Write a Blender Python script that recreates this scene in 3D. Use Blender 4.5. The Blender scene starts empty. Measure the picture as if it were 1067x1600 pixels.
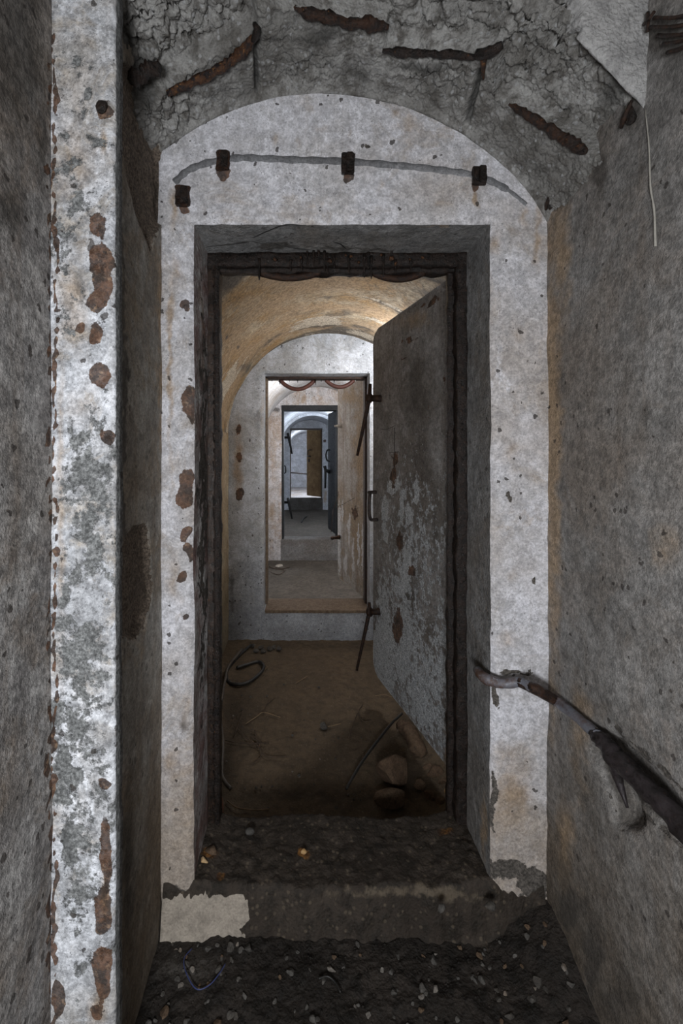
import bpy, math, random
import numpy as np
from mathutils import Matrix, Vector

# ------------------------------------------------------------------ camera, world, lamps, exposure
F, VX, VY, CZ = 711.0, 471.0, 706.0, 1.28          # focal length / vanishing point in pixels, eye height
sc = bpy.context.scene
cam_d = bpy.data.cameras.new('camera')
cam = bpy.data.objects.new('camera', cam_d)
sc.collection.objects.link(cam)
cam.location = (0, 0, CZ)
cam.rotation_euler = (math.pi / 2, 0, 0)
cam_d.sensor_fit = 'HORIZONTAL'
cam_d.sensor_width = 36
cam_d.lens = F / 1067 * 36
cam_d.shift_x = (533.5 - VX) / 1067
cam_d.shift_y = -(800 - VY) / 1067
cam_d.clip_start = 0.02
sc.camera = cam
w = bpy.data.worlds.new('world'); sc.world = w; w.use_nodes = True
w.node_tree.nodes['Background'].inputs[0].default_value = (0.5, 0.6, 0.8, 1)
w.node_tree.nodes['Background'].inputs[1].default_value = 0.05
sc.view_settings.view_transform = 'Standard'
sc.view_settings.look = 'None'
sc.view_settings.gamma = 1
sc.view_settings.exposure = 0.18
sc.view_settings.use_curve_mapping = False

def lamp(name, loc, watts, col, radius, soft=None):
    l = bpy.data.lights.new(name, 'POINT'); l.energy = watts; l.color = col; l.shadow_soft_size = radius
    o = bpy.data.objects.new(name, l); o.location = loc; sc.collection.objects.link(o)
    return o
lamp('work_lamp', (-0.12, -0.50, 1.02), 78, (0.95, 0.97, 1.0), 0.14)
lamp('work_lamp', (0.66, 2.82, 1.76), 20, (0.94, 0.96, 1.0), 0.05)
lamp('work_lamp', (0.62, 4.72, 1.78), 55, (0.96, 0.96, 1.0), 0.06)
lamp('work_lamp', (0.72, 8.6, 1.55), 52, (0.82, 0.90, 1.0), 0.08)
lamp('work_lamp', (0.75, 14.2, 1.45), 80, (0.86, 0.92, 1.0), 0.10)

# ------------------------------------------------------------------ numeric noise
rng = np.random.RandomState(7)
random.seed(7)
def _h(ix, iy, iz, s=0):
    n = (ix * 374761393 + iy * 668265263 + iz * 2147483647 + s * 974634777) & 0xffffffff
    n = ((n ^ (n >> 13)) * 1274126177) & 0xffffffff
    n = (n ^ (n >> 16)) & 0xffffffff
    return n.astype(np.float64) / 4294967295.0
def vn(p, s=0):
    p = np.asarray(p, float); i = np.floor(p).astype(np.int64); f = p - i; f = f * f * (3 - 2 * f)
    r = 0
    for dx in (0, 1):
        for dy in (0, 1):
            for dz in (0, 1):
                wgt = (f[..., 0] if dx else 1 - f[..., 0]) * (f[..., 1] if dy else 1 - f[..., 1]) * (f[..., 2] if dz else 1 - f[..., 2])
                r = r + wgt * _h(i[..., 0] + dx, i[..., 1] + dy, i[..., 2] + dz, s)
    return r * 2 - 1
def fbm(p, sc_, o=4, s=0, g=.5):
    r = 0; a = 1; t = 0
    for k in range(o):
        r = r + a * vn(np.asarray(p) * sc_ * 2 ** k + 17.3 * k, s + k); t += a; a *= g
    return r / t
def worley(p, sc_, s=0):
    p = np.asarray(p, float) * sc_; i = np.floor(p).astype(np.int64)
    best = np.full(p.shape[:-1], 9.); b2 = best.copy(); idv = np.zeros(p.shape[:-1])
    for dx in (-1, 0, 1):
        for dy in (-1, 0, 1):
            for dz in (-1, 0, 1):
                cx, cy, cz = i[..., 0] + dx, i[..., 1] + dy, i[..., 2] + dz
                qx, qy, qz = cx + _h(cx, cy, cz, s), cy + _h(cx, cy, cz, s + 1), cz + _h(cx, cy, cz, s + 2)
                d = np.sqrt((p[..., 0] - qx) ** 2 + (p[..., 1] - qy) ** 2 + (p[..., 2] - qz) ** 2)
                idn = _h(cx, cy, cz, s + 3)
                c = d < best
                b2 = np.where(c, best, np.minimum(b2, d)); idv = np.where(c, idn, idv); best = np.where(c, d, best)
    return best, b2, idv
def sstep(a, b, x):
    t = np.clip((x - a) / (b - a), 0, 1); return t * t * (3 - 2 * t)
def wob(v, amp=0.005):
    v = np.asarray(v, float)
    return v + amp * np.stack([fbm(v, 5, 3, 11), fbm(v, 5, 3, 21), fbm(v, 5, 3, 31)], -1) \
             + amp * .35 * np.stack([fbm(v, 28, 2, 41), fbm(v, 28, 2, 51), fbm(v, 28, 2, 61)], -1)

def P(px, py, d): return ((px - VX) / F * d, d, CZ + (VY - py) / F * d)
def on_floor(px, py, zf, lift=0):
    d = (CZ - zf) * F / (py - VY); p = P(px, py, d); return (p[0], p[1], p[2] + lift)
def on_right(px, py, x=0.66):
    d = x * F / (px - VX); return P(px, py, d)

# ------------------------------------------------------------------ materials
class NT:
    def __init__(s, name):
        s.m = bpy.data.materials.new(name); s.m.use_nodes = True; s.t = s.m.node_tree; s.t.nodes.clear()
        s.out = s.n('ShaderNodeOutputMaterial'); s.b = s.n('ShaderNodeBsdfPrincipled')
        s.l(s.b.outputs[0], s.out.inputs[0])
        s.pos = s.n('ShaderNodeNewGeometry').outputs['Position']
    def n(s, t): return s.t.nodes.new(t)
    def l(s, a, b): s.t.links.new(a, b)
    def inp(s, sock, v):
        if hasattr(v, 'is_linked'): s.l(v, sock)
        else: sock.default_value = v
    def noise(s, scale, detail=5, rough=.55, mp=None, off=0, dist=0):
        n = s.n('ShaderNodeTexNoise'); n.inputs['Scale'].default_value = scale; n.inputs['Detail'].default_value = detail
        n.inputs['Roughness'].default_value = rough; n.inputs['Distortion'].default_value = dist
        m = s.n('ShaderNodeMapping'); s.l(s.pos, m.inputs[0]); m.inputs['Location'].default_value = (off, off * .7, off * 1.3)
        if mp: m.inputs['Scale'].default_value = mp
        s.l(m.outputs[0], n.inputs['Vector']); return n.outputs['Fac']
    def voro(s, scale, feature='F1', off=0, mp=None):
        n = s.n('ShaderNodeTexVoronoi'); n.feature = feature; n.inputs['Scale'].default_value = scale
        m = s.n('ShaderNodeMapping'); s.l(s.pos, m.inputs[0]); m.inputs['Location'].default_value = (off, off, off)
        if mp: m.inputs['Scale'].default_value = mp
        s.l(m.outputs[0], n.inputs['Vector']); return n
    def ramp(s, v, a, b, lo=0., hi=1.):
        n = s.n('ShaderNodeMapRange'); n.interpolation_type = 'SMOOTHSTEP'
        s.inp(n.inputs[0], v); n.inputs[1].default_value = a; n.inputs[2].default_value = b
        n.inputs[3].default_value = lo; n.inputs[4].default_value = hi; return n.outputs[0]
    def math(s, op, a, b=0., c=0.):
        n = s.n('ShaderNodeMath'); n.operation = op; s.inp(n.inputs[0], a); s.inp(n.inputs[1], b); s.inp(n.inputs[2], c); return n.outputs[0]
    def mix(s, f, a, b, mode='MIX'):
        n = s.n('ShaderNodeMix'); n.data_type = 'RGBA'; n.blend_type = mode
        s.inp(n.inputs[0], f)
        for k, v in ((6, a), (7, b)):
            if isinstance(v, tuple): v = (*v[:3], 1)
            s.inp(n.inputs[k], v)
        return n.outputs[2]
    def attr(s, name='wear'):
        a = s.n('ShaderNodeAttribute'); a.attribute_name = name
        sep = s.n('ShaderNodeSeparateColor'); s.l(a.outputs['Color'], sep.inputs[0])
        return sep.outputs[0], sep.outputs[1], sep.outputs[2], a.outputs['Alpha']
    def bump(s, h, strength, dist, prev=None):
        n = s.n('ShaderNodeBump'); n.inputs['Strength'].default_value = strength; n.inputs['Distance'].default_value = dist
        s.inp(n.inputs['Height'], h)
        if prev is not None: s.l(prev, n.inputs['Normal'])
        return n.outputs[0]
def srgb(r, g, b):
    f = lambda c: (c / 255 / 12.92) if c / 255 <= .04045 else ((c / 255 + .055) / 1.055) ** 2.4
    return (f(r), f(g), f(b))

def plaster(name, base, base2, stain, streakc=None, rough=.9, pits=.5, streak=.35, mottle=.55, patch=.0, patchc=None,
            spallc=(.10, .09, .08), bump=1.0, spec=.25, low=None, scale=1.0, band=None, stain_amt=.55, cloud=1.0, gr=1.0):
    """whitewashed / bare concrete: colours, stains, pits; wear = vertex attribute (rust, spall, ochre, damp)"""
    t = NT(name)
    n1 = t.noise(2.2 * scale, 4, .62); n2 = t.noise(7 * scale, 6, .7, off=3.1); n3 = t.noise(26 * scale, 5, .7, off=8)
    fine = t.noise(160, 3, .7, off=1); grit = t.noise(420, 1, .6, off=4)
    c = t.mix(t.ramp(n2, .38, .64), base, base2)
    c = t.mix(t.math('MULTIPLY', t.ramp(n1, .45, .66), stain_amt), c, stain)
    cl = t.noise(3.6 * scale, 6, .68, off=41, dist=1.2)
    c = t.mix(t.math('MULTIPLY', t.ramp(cl, .50, .60), .55 * cloud), c, t.mix(t.ramp(n3, .4, .6), stain, tuple((p_ + q_) / 2 for p_, q_ in zip(stain, base2))))
    c = t.mix(t.math('MULTIPLY', t.ramp(t.noise(5.5, 5, .7, off=47, dist=.8), .56, .66), .6 * cloud), c, tuple(v_ * 1.18 for v_ in base))
    spk = t.math('MULTIPLY', t.ramp(t.noise(210, 1, .6, off=51), .64, .70), t.ramp(t.noise(6, 2, .6, off=53), .40, .62))
    c = t.mix(t.math('MULTIPLY', spk, .55 * cloud), c, tuple(v_ * .35 for v_ in base2))
    if streak:
        st = t.noise(1.0, 7, .65, mp=(26, 26, 1.6), off=5)
        c = t.mix(t.math('MULTIPLY', t.ramp(st, .5, .72), streak), c, streakc or stain)
    c = t.mix(t.math('MULTIPLY', t.ramp(n3, .50, .72), mottle), c, tuple(v * .62 for v in base2))
    if patch:
        pm = t.math('MULTIPLY', t.ramp(t.noise(11, 10, .78, off=12), .60, .64), t.ramp(t.noise(2.6, 3, .5, off=15), .5, .62))
        c = t.mix(t.math('MULTIPLY', pm, patch), c, patchc or spallc)
    if low is not None:                           # darker tint blended in near the foot of the wall
        zz = t.n('ShaderNodeSeparateXYZ'); t.l(t.pos, zz.inputs[0])
        lm = t.ramp(t.math('ADD', zz.outputs[2], t.math('MULTIPLY', n2, -.7)), low[0], low[1], 1., 0.)
        c = t.mix(t.math('MULTIPLY', lm, low[3]), c, low[2])
    def wp(o_):
        a_ = t.n('ShaderNodeTexNoise'); a_.inputs['Scale'].default_value = 70; a_.inputs['Detail'].default_value = 4; t.l(t.pos, a_.inputs['Vector'])
        m_ = t.n('ShaderNodeVectorMath'); m_.operation = 'MULTIPLY_ADD'; t.l(a_.outputs['Color'], m_.inputs[0]); m_.inputs[1].default_value = (.016, .016, .022); t.l(t.pos, m_.inputs[2])
        t.l(m_.outputs[0], o_.inputs['Vector'].links[0].from_node.inputs[0])
    v = t.voro(52, off=2); wp(v); vr = t.n('ShaderNodeSeparateColor'); t.l(v.outputs['Color'], vr.inputs[0])
    size = t.ramp(vr.outputs[0], .86, 1., 0., .34)
    pit = t.math('MULTIPLY', t.math('LESS_THAN', v.outputs['Distance'], size), pits)
    v2 = t.voro(17, off=6, mp=(1, 1, .6)); wp(v2); vr2 = t.n('ShaderNodeSeparateColor'); t.l(v2.outputs['Color'], vr2.inputs[0])
    size2 = t.ramp(vr2.outputs[1], .90, 1., 0., .17)
    pit2 = t.math('MULTIPLY', t.math('LESS_THAN', t.math('ADD', v2.outputs['Distance'], t.math('MULTIPLY', fine, .05)), t.math('ADD', size2, .0)), pits)
    R, G, B, A = t.attr()
    edge = t.math('MULTIPLY_ADD', t.noise(30, 5, .72, off=20), 1.1, -.55)
    soft = t.math('MULTIPLY_ADD', t.noise(9, 3, .65, off=22), .9, -.45)
    oc = t.ramp(t.math('ADD', B, soft), .05, .7)
    c = t.mix(t.math('MULTIPLY', oc, .8), c, t.mix(n3, (.27, .19, .12), (.40, .29, .18)), 'MIX')
    da = t.ramp(t.math('ADD', A, soft), .05, .55)
    c = t.mix(t.math('MULTIPLY', da, .82), c, t.mix(n3, (.05, .045, .04), (.10, .09, .08)))
    sp = t.ramp(t.math('ADD', G, edge), .02, .10)
    c = t.mix(sp, c, t.mix(t.ramp(fine, .3, .7), tuple(v_ * .6 for v_ in spallc), tuple(v_ * 1.35 for v_ in spallc)))
    ru = t.ramp(t.math('ADD', R, edge), .02, .09)
    rc = t.mix(t.ramp(n3, .4, .62), (.045, .028, .020), (.125, .062, .034))
    rc = t.mix(t.ramp(t.noise(60, 3, .7, off=31), .55, .7), rc, (.22, .14, .085))
    c = t.mix(t.math('MULTIPLY', ru, .92), c, rc)
    c = t.mix(pit, c, (.045, .038, .034)); c = t.mix(pit2, c, (.05, .04, .034))
    c = t.mix(1.0, c, t.mix(t.ramp(fine, .3, .7), (.80, .80, .80), (1.16, 1.16, 1.16)), 'MULTIPLY')
    c = t.mix(1.0, c, t.mix(t.ramp(t.noise(55, 4, .85, off=61), .35, .65), (1 - .28 * gr,) * 3, (1 + .18 * gr,) * 3), 'MULTIPLY')
    t.l(c, t.b.inputs['Base Color'])
    t.b.inputs['Roughness'].default_value = rough; t.b.inputs['Specular IOR Level'].default_value = spec
    h = t.math('ADD', t.math('MULTIPLY', n3, .9), t.math('MULTIPLY', fine, .35))
    h = t.math('SUBTRACT', h, t.math('MULTIPLY', sp, .7)); h = t.math('ADD', h, t.math('MULTIPLY', ru, .25))
    h = t.math('SUBTRACT', h, t.math('MULTIPLY', t.math('ADD', pit, pit2), .5))
    nb = t.bump(h, .55 * bump, .008); nb = t.bump(grit, .35 * bump, .0015, nb)
    t.l(nb, t.b.inputs['Normal']); return t.m

def rubble(name, cols, light, rough=.85, wet=0., plasterc=(.62, .62, .63), speck=.5, spec=.3, bs=1.0):
    t = NT(name)
    n1 = t.noise(5, 6, .6); n2 = t.noise(24, 8, .7, off=3); fine = t.noise(190, 4, .7, off=5)
    c = t.mix(t.ramp(n1, .38, .62), cols[0], cols[1]); c = t.mix(t.ramp(n2, .42, .64), c, cols[2])
    v = t.voro(85, off=1); vr = t.n('ShaderNodeSeparateColor'); t.l(v.outputs['Color'], vr.inputs[0])
    c = t.mix(t.math('MULTIPLY', t.math('MULTIPLY', t.ramp(vr.outputs[0], .70, .95), t.ramp(v.outputs['Distance'], .25, .5, 1, 0)), speck), c, light)
    R, G, B, A = t.attr()
    edge = t.math('MULTIPLY_ADD', t.noise(26, 8, .72, off=20), 1.1, -.55)
    c = t.mix(t.math('MULTIPLY', t.ramp(t.math('ADD', A, edge), 0, .5), .8), c, tuple(v_ * .35 for v_ in cols[0]))
    c = t.mix(t.math('MULTIPLY', t.ramp(t.math('ADD', G, edge), 0, .3), .75), c, light)
    pl = t.ramp(t.math('ADD', B, t.math('MULTIPLY', edge, .55)), 0, .08)
    c = t.mix(pl, c, t.mix(t.ramp(n2, .4, .7), plasterc, tuple(v_ * .6 for v_ in plasterc)))
    c = t.mix(t.ramp(t.math('ADD', R, edge), .02, .3), c, t.mix(t.ramp(n2, .4, .6), (.05, .025, .012), (.28, .13, .035)))
    c = t.mix(1.0, c, t.mix(fine, (.6, .6, .6), (1.4, 1.4, 1.4)), 'MULTIPLY')
    t.l(c, t.b.inputs['Base Color']); t.b.inputs['Specular IOR Level'].default_value = spec
    if wet: t.l(t.ramp(n2, .35, .6, rough, rough - wet), t.b.inputs['Roughness'])
    else: t.b.inputs['Roughness'].default_value = rough
    nb = t.bump(n2, .8 * bs, .012); nb = t.bump(t.voro(130).outputs['Distance'], .5 * bs, .003, nb); nb = t.bump(fine, .5 * bs, .002, nb)
    t.l(nb, t.b.inputs['Normal']); return t.m

def metal(name, a, b, c3, rough=.6, met=.35, sc_=40, bump=.8, spec=.5, th=.55):
    t = NT(name)
    n1 = t.noise(sc_, 8, .7); n2 = t.noise(sc_ * 3.2, 6, .7, off=4)
    c = t.mix(t.ramp(n1, .4, .6), a, b); c = t.mix(t.ramp(n2, th, th + .1), c, c3)
    t.l(c, t.b.inputs['Base Color']); t.b.inputs['Metallic'].default_value = met
    t.l(t.ramp(n2, .3, .7, rough - .25, rough + .2), t.b.inputs['Roughness']); t.b.inputs['Specular IOR Level'].default_value = spec
    nb = t.bump(n1, .6 * bump, .006); nb = t.bump(n2, .6 * bump, .002, nb); t.l(nb, t.b.inputs['Normal']); return t.m
def plain(name, a, b, rough=.7, met=0., sc_=30):
    t = NT(name); n = t.noise(sc_, 6, .65)
    t.l(t.mix(t.ramp(n, .35, .65), a, b), t.b.inputs['Base Color']); t.b.inputs['Roughness'].default_value = rough
    t.b.inputs['Metallic'].default_value = met; t.l(t.bump(n, .4, .003), t.b.inputs['Normal']); return t.m

M = {}
M['face'] = plaster('whitewash_face', (.64, .64, .68), (.50, .49, .50), (.38, .33, .285), gr=.9, cloud=1.2, mottle=.5, pits=.85, streak=.22, low=(-.35, .30, (.34, .28, .22), .75), stain_amt=.6, bump=.8)
M['pilaster'] = plaster('whitewash_pilaster', (.60, .62, .66), (.38, .39, .41), (.34, .30, .25), gr=1.3, cloud=1.3, mottle=.9, pits=.8, streak=.3, patch=.85, patchc=(.17, .175, .17), scale=1.4, stain_amt=.55, spallc=(.17, .175, .175))
M['reveal'] = plaster('grey_reveal', (.26, .26, .26), (.17, .17, .17), (.16, .14, .12), pits=.6, streak=.1, bump=2.0, mottle=.6)
M['reveal_left'] = plaster('flaked_reveal', (.58, .58, .58), (.24, .15, .14), (.12, .10, .08), pits=.6, streak=.6, bump=2.0, mottle=.8, patch=.9, patchc=(.07, .05, .04))
M['wall_right'] = plaster('grey_wall', (.265, .258, .250), (.175, .168, .160), (.205, .17, .14), gr=1.2, cloud=.6, pits=.8, streak=.35, mottle=.6, low=(-.45, .55, (.10, .075, .05), .8), bump=1.3, stain_amt=.6)
M['wall_left'] = plaster('grey_wall_near', (.34, .33, .32), (.20, .19, .185), (.15, .115, .085), gr=1.6, pits=.85, streak=.45, mottle=.6, bump=1.3, stain_amt=.65)
M['wall_niche'] = plaster('grey_brown_wall', (.36, .345, .315), (.24, .22, .195), (.24, .175, .11), pits=.5, streak=.4, mottle=.5, spallc=(.15, .12, .095), low=(-.4, .5, (.10, .075, .05), .7), bump=1.1)
M['vault_warm'] = plaster('ochre_vault', (.40, .33, .235), (.26, .19, .115), (.33, .19, .07), streakc=(.20, .11, .04), pits=.5, streak=0, mottle=.6, bump=1.3, scale=1.3, stain_amt=.7, spallc=(.42, .36, .28), gr=1.3)
M['wall_warm'] = plaster('ochre_wall', (.42, .36, .26), (.30, .24, .16), (.24, .165, .08), pits=.5, streak=.6, mottle=.5, low=(-.5, .4, (.12, .10, .07), .7))
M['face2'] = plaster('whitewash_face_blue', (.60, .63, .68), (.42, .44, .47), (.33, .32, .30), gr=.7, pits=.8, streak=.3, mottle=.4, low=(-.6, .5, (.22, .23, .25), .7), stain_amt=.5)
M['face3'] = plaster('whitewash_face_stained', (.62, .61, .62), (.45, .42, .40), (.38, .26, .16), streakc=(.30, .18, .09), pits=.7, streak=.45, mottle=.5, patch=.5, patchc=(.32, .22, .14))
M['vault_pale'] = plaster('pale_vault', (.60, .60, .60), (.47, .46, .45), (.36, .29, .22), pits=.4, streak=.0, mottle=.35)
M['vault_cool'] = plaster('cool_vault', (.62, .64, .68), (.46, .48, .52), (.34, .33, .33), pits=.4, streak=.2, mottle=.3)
M['rubble'] = rubble('broken_concrete', [(.23, .225, .212), (.40, .395, .38), (.14, .132, .12)], (.50, .51, .52), speck=.55, bs=1.5, plasterc=(.46, .455, .45))
M['mud'] = rubble('dark_wet_mud', [(.024, .0195, .016), (.042, .034, .028), (.014, .012, .010)], (.075, .068, .06), rough=.75, wet=.25, speck=.2, bs=1.4)
M['dirt'] = rubble('brown_dirt', [(.115, .083, .052), (.09, .066, .042), (.072, .052, .034)], (.22, .18, .13), speck=.25, bs=.8)
M['dirt_far'] = rubble('grey_brown_dirt', [(.115, .098, .08), (.08, .069, .056), (.055, .047, .038)], (.2, .18, .16), speck=.3, bs=1.0)
M['sill'] = rubble('sill_mud', [(.034, .026, .020), (.052, .041, .032), (.020, .016, .012)], (.15, .12, .085), rough=.8, wet=.25, plasterc=(.42, .37, .31), speck=.5)
M['leaf'] = plaster('grey_door_skin', (.31, .30, .295), (.19, .18, .172), (.15, .13, .115), pits=.5, streak=.75, mottle=.7, bump=1.0, spallc=(.43, .455, .48), stain_amt=.6)
M['leaf_tan'] = plaster('tan_door_skin', (.46, .43, .40), (.33, .29, .25), (.34, .24, .14), streakc=(.20, .14, .09), pits=.3, streak=.85, mottle=.5, spallc=(.60, .59, .58))
M['leaf_brown'] = plaster('brown_wood_door', (.30, .20, .10), (.22, .14, .07), (.15, .09, .045), pits=.0, streak=.8, mottle=.4)
M['leaf_dark'] = metal('blackened_door_steel', (.009, .010, .011), (.018, .019, .020), (.04, .043, .045), rough=.7, sc_=18)
M['rust'] = metal('rusty_steel', (.018, .012, .010), (.050, .024, .014), (.26, .11, .035), rough=.5, sc_=60, th=.60, bump=1.6)
M['rust_bright'] = metal('orange_rusty_steel', (.014, .011, .012), (.085, .036, .015), (.36, .17, .05), rough=.5, sc_=55, th=.57, bump=1.6)
M['rust_specked'] = metal('specked_black_rust', (.014, .010, .008), (.035, .020, .013), (.30, .13, .035), rough=.5, sc_=48, th=.62)
M['pale_rust'] = metal('pale_brown_rust', (.12, .08, .05), (.19, .14, .095), (.07, .04, .025), rough=.75, met=.0, th=.58)
M['rust_dark'] = metal('black_wet_rust', (.008, .006, .005), (.024, .014, .010), (.24, .10, .03), rough=.42, sc_=60, th=.63, spec=.6, bump=1.6)
M['steel'] = metal('dark_steel', (.035, .028, .026), (.065, .05, .046), (.12, .075, .05), rough=.6)
M['pipe'] = metal('blue_grey_flaking_pipe', (.085, .045, .030), (.16, .17, .20), (.36, .40, .46), rough=.6, sc_=14, met=.1, th=.60)
M['pipe_dark'] = metal('corroded_pipe', (.014, .011, .011), (.032, .026, .028), (.09, .04, .03), rough=.5, sc_=30, met=.2, th=.62)
M['pinkrubber'] = plain('pink_rubber', (.38, .20, .14), (.28, .13, .09), .6)
M['redrubber'] = plain('red_brown_rubber', (.14, .050, .034), (.085, .033, .025), .55)
M['cable'] = plain('grey_black_cable', (.055, .047, .040), (.10, .085, .07), .55)
M['black'] = plain('black_rubber', (.012, .012, .012), (.03, .028, .026), .5)
M['bluewire'] = plain('blue_wire', (.03, .04, .12), (.04, .055, .16), .4)
M['twig'] = plain('dry_twig', (.045, .03, .02), (.09, .06, .04), .85)
M['straw'] = plain('straw', (.17, .12, .07), (.25, .17, .10), .85)
M['stone_brown'] = plaster('brown_stone', (.125, .085, .055), (.10, .065, .042), (.09, .055, .035), pits=.2, streak=0, mottle=.5)
M['stone_grey'] = plaster('grey_stone', (.10, .095, .088), (.07, .065, .058), (.055, .045, .035), pits=.2, streak=0, mottle=.5)
M['stone_pale'] = plaster('pale_stone', (.19, .175, .155), (.14, .125, .11), (.17, .12, .08), pits=.2, streak=0, mottle=.5)
M['whitejunk'] = plain('pale_crust', (.5, .47, .42), (.35, .3, .25), .9)
M['stone_run'] = plain('mineral_crust', (.36, .345, .31), (.26, .25, .22), .9)
M['scratch'] = plain('scratched_steel', (.03, .025, .022), (.04, .03, .028), .8)
M['yellow'] = plain('yellow_crust', (.42, .25, .10), (.5, .36, .2), .8)
M['greystrip'] = plaster('grey_arch_strip', (.20, .205, .215), (.15, .15, .155), (.30, .30, .31), pits=.3, streak=0, mottle=.4)

# ------------------------------------------------------------------ object helpers
def mesh_from(name, V, faces, mat, smooth=True):
    me = bpy.data.meshes.new(name)
    me.from_pydata([tuple(v) for v in V], [], [tuple(f) for f in faces]); me.update()
    if mat is not None: me.materials.append(mat)
    if smooth: me.polygons.foreach_set('use_smooth', [True] * len(me.polygons))
    return me
def tag(o, label=None, cat=None, group=None, kind=None):
    if label: o['label'] = label
    if cat: o['category'] = cat
    if group: o['group'] = group
    if kind: o['kind'] = kind
    return o
def link(name, me, parent=None, matrix=None):
    o = bpy.data.objects.new(name, me); sc.collection.objects.link(o)
    if parent is not None:
        o.parent = parent
    return o
WM = {}                                                   # world matrices of the empties
def empty(name, loc, rz=0., label=None, cat=None, group=None, kind=None):
    o = bpy.data.objects.new(name, None); sc.collection.objects.link(o); o.empty_display_size = .05
    o.location = loc; o.rotation_euler = (0, 0, rz)
    WM[o.name] = Matrix.Translation(loc) @ Matrix.Rotation(rz, 4, 'Z')
    return tag(o, label, cat, group, kind)
def build(name, V, faces, mat, parent=None, smooth=True, origin=None):
    """V in world coordinates; a child is brought into its thing's frame, a lone mesh gets its origin at `origin`"""
    V = np.asarray(V, float)
    if parent is not None and parent.name in WM:
        Mi = np.array(WM[parent.name].inverted()); V = V @ Mi[:3, :3].T + Mi[:3, 3]
        o = link(name, mesh_from(name, V, faces, mat, smooth), parent); WM[o.name] = WM[parent.name]; return o
    if origin is None and parent is None:
        origin = (V[:, 0].mean(), V[:, 1].mean(), V[:, 2].min())
    V = V - np.array(origin)
    o = link(name, mesh_from(name, V, faces, mat, smooth)); o.location = origin
    WM[o.name] = Matrix.Translation(origin)
    return o

def gfaces(nu, nv, mask=None, flip=False, wrap=False):
    f = []
    for j in range(nv):
        for i in range(nu):
            if mask is not None and not mask(i, j): continue
            a = j * (nu + 1) + i; q = (a, a + 1, a + nu + 2, a + nu + 1)
            f.append(q[::-1] if flip else q)
    return f
def pix(V):
    y = np.maximum(V[:, 1], .05); return VX + F * V[:, 0] / y, VY - F * (V[:, 2] - CZ) / y
def wear(o, V, rust=(), spall=(), ochre=(), damp=(), extra=None):
    """ragged wear marks and some painted shade baked on the mesh: lists of (cx, cy, rx, ry) seen at the photograph's pixels"""
    V = np.asarray(V, float).reshape(-1, 3)
    px, py = pix(V); ok = V[:, 1] > .3
    m_ = np.minimum(1, 1.3 / np.maximum(V[:, 1], .3)); px = px + m_ * (9 * fbm(V, 13, 4, 91) + 7 * fbm(V, 42, 3, 95)); py = py + m_ * (14 * fbm(V, 11, 4, 92) + 10 * fbm(V, 38, 3, 97))
    col = np.full((len(V), 4), -1., dtype=np.float32)
    for ch, lst in enumerate((rust, spall, ochre, damp)):
        for b in lst:
            cx, cy, rx, ry = b[:4]; k = b[4] if len(b) > 4 else 1.
            col[:, ch] = np.maximum(col[:, ch], np.where(ok, k * (1 - np.sqrt(((px - cx) / rx) ** 2 + ((py - cy) / ry) ** 2)), -1))
    col = np.clip(col, -1, 1)
    if extra is not None: extra(col, px, py, V)
    a = o.data.attributes.new('wear', 'FLOAT_COLOR', 'POINT'); a.data.foreach_set('color', col.ravel())
    return o
def nowear(o): return wear(o, np.zeros((len(o.data.vertices), 3)))

def struct(name, V, faces, mat, label, cat, smooth=True, **kw):
    V = np.asarray(V, float).reshape(-1, 3)
    o = build(name, V, faces, mat, smooth=smooth, origin=(0, 0, 0)); tag(o, label, cat, kind='structure')
    return wear(o, V, **kw)

def catmull(pts, n=6):
    pts = [np.array(p, float) for p in pts]
    if len(pts) < 3 or n < 2: return pts
    e = [2 * pts[0] - pts[1]] + pts + [2 * pts[-1] - pts[-2]]; out = []
    for k in range(1, len(e) - 2):
        for i in range(n):
            t = i / n; a, b, c, d = e[k - 1:k + 3]
            out.append(.5 * (2 * b + (c - a) * t + (2 * a - 5 * b + 4 * c - d) * t * t + (3 * b - a - 3 * c + d) * t ** 3))
    out.append(pts[-1]); return out
def tube_mesh(pts, r, seg=8, smooth=6, rough=0., seed=0, flat=1.):
    p = catmull(pts, smooth); n = len(p); V = []; Fc = []
    rs = np.interp(np.linspace(0, 1, n), np.linspace(0, 1, len(r)), r) if np.ndim(r) > 0 else np.full(n, r)
    up = None
    for i in range(n):
        t = p[min(i + 1, n - 1)] - p[max(i - 1, 0)]; t = t / (np.linalg.norm(t) + 1e-9)
        if up is None:
            up = np.array([0, 0, 1.]) if abs(t[2]) < .9 else np.array([1., 0, 0])
        s = np.cross(t, up); s /= np.linalg.norm(s) + 1e-9; up = np.cross(s, t)
        for k in range(seg):
            a = 2 * math.pi * k / seg; V.append(p[i] + rs[i] * (math.cos(a) * s + math.sin(a) * up * flat))
    V = np.array(V)
    if rough:
        c = np.repeat(np.array(p), seg, 0); dv = V - c
        V = c + dv * (1 + rough * fbm(V + seed, 60, 3)[:, None] + rough * .5 * fbm(V + seed, 200, 1)[:, None])
    for i in range(n - 1):
        for k in range(seg):
            a = i * seg + k; b = i * seg + (k + 1) % seg; Fc.append((a, b, b + seg, a + seg))
    Fc.append(tuple(range(seg))[::-1]); Fc.append(tuple(range((n - 1) * seg, n * seg)))
    return V, Fc
def tube(name, pts, r, mat, parent=None, **kw):
    V, Fc = tube_mesh(pts, r, **kw); return build(name, V, Fc, mat, parent)
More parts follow.
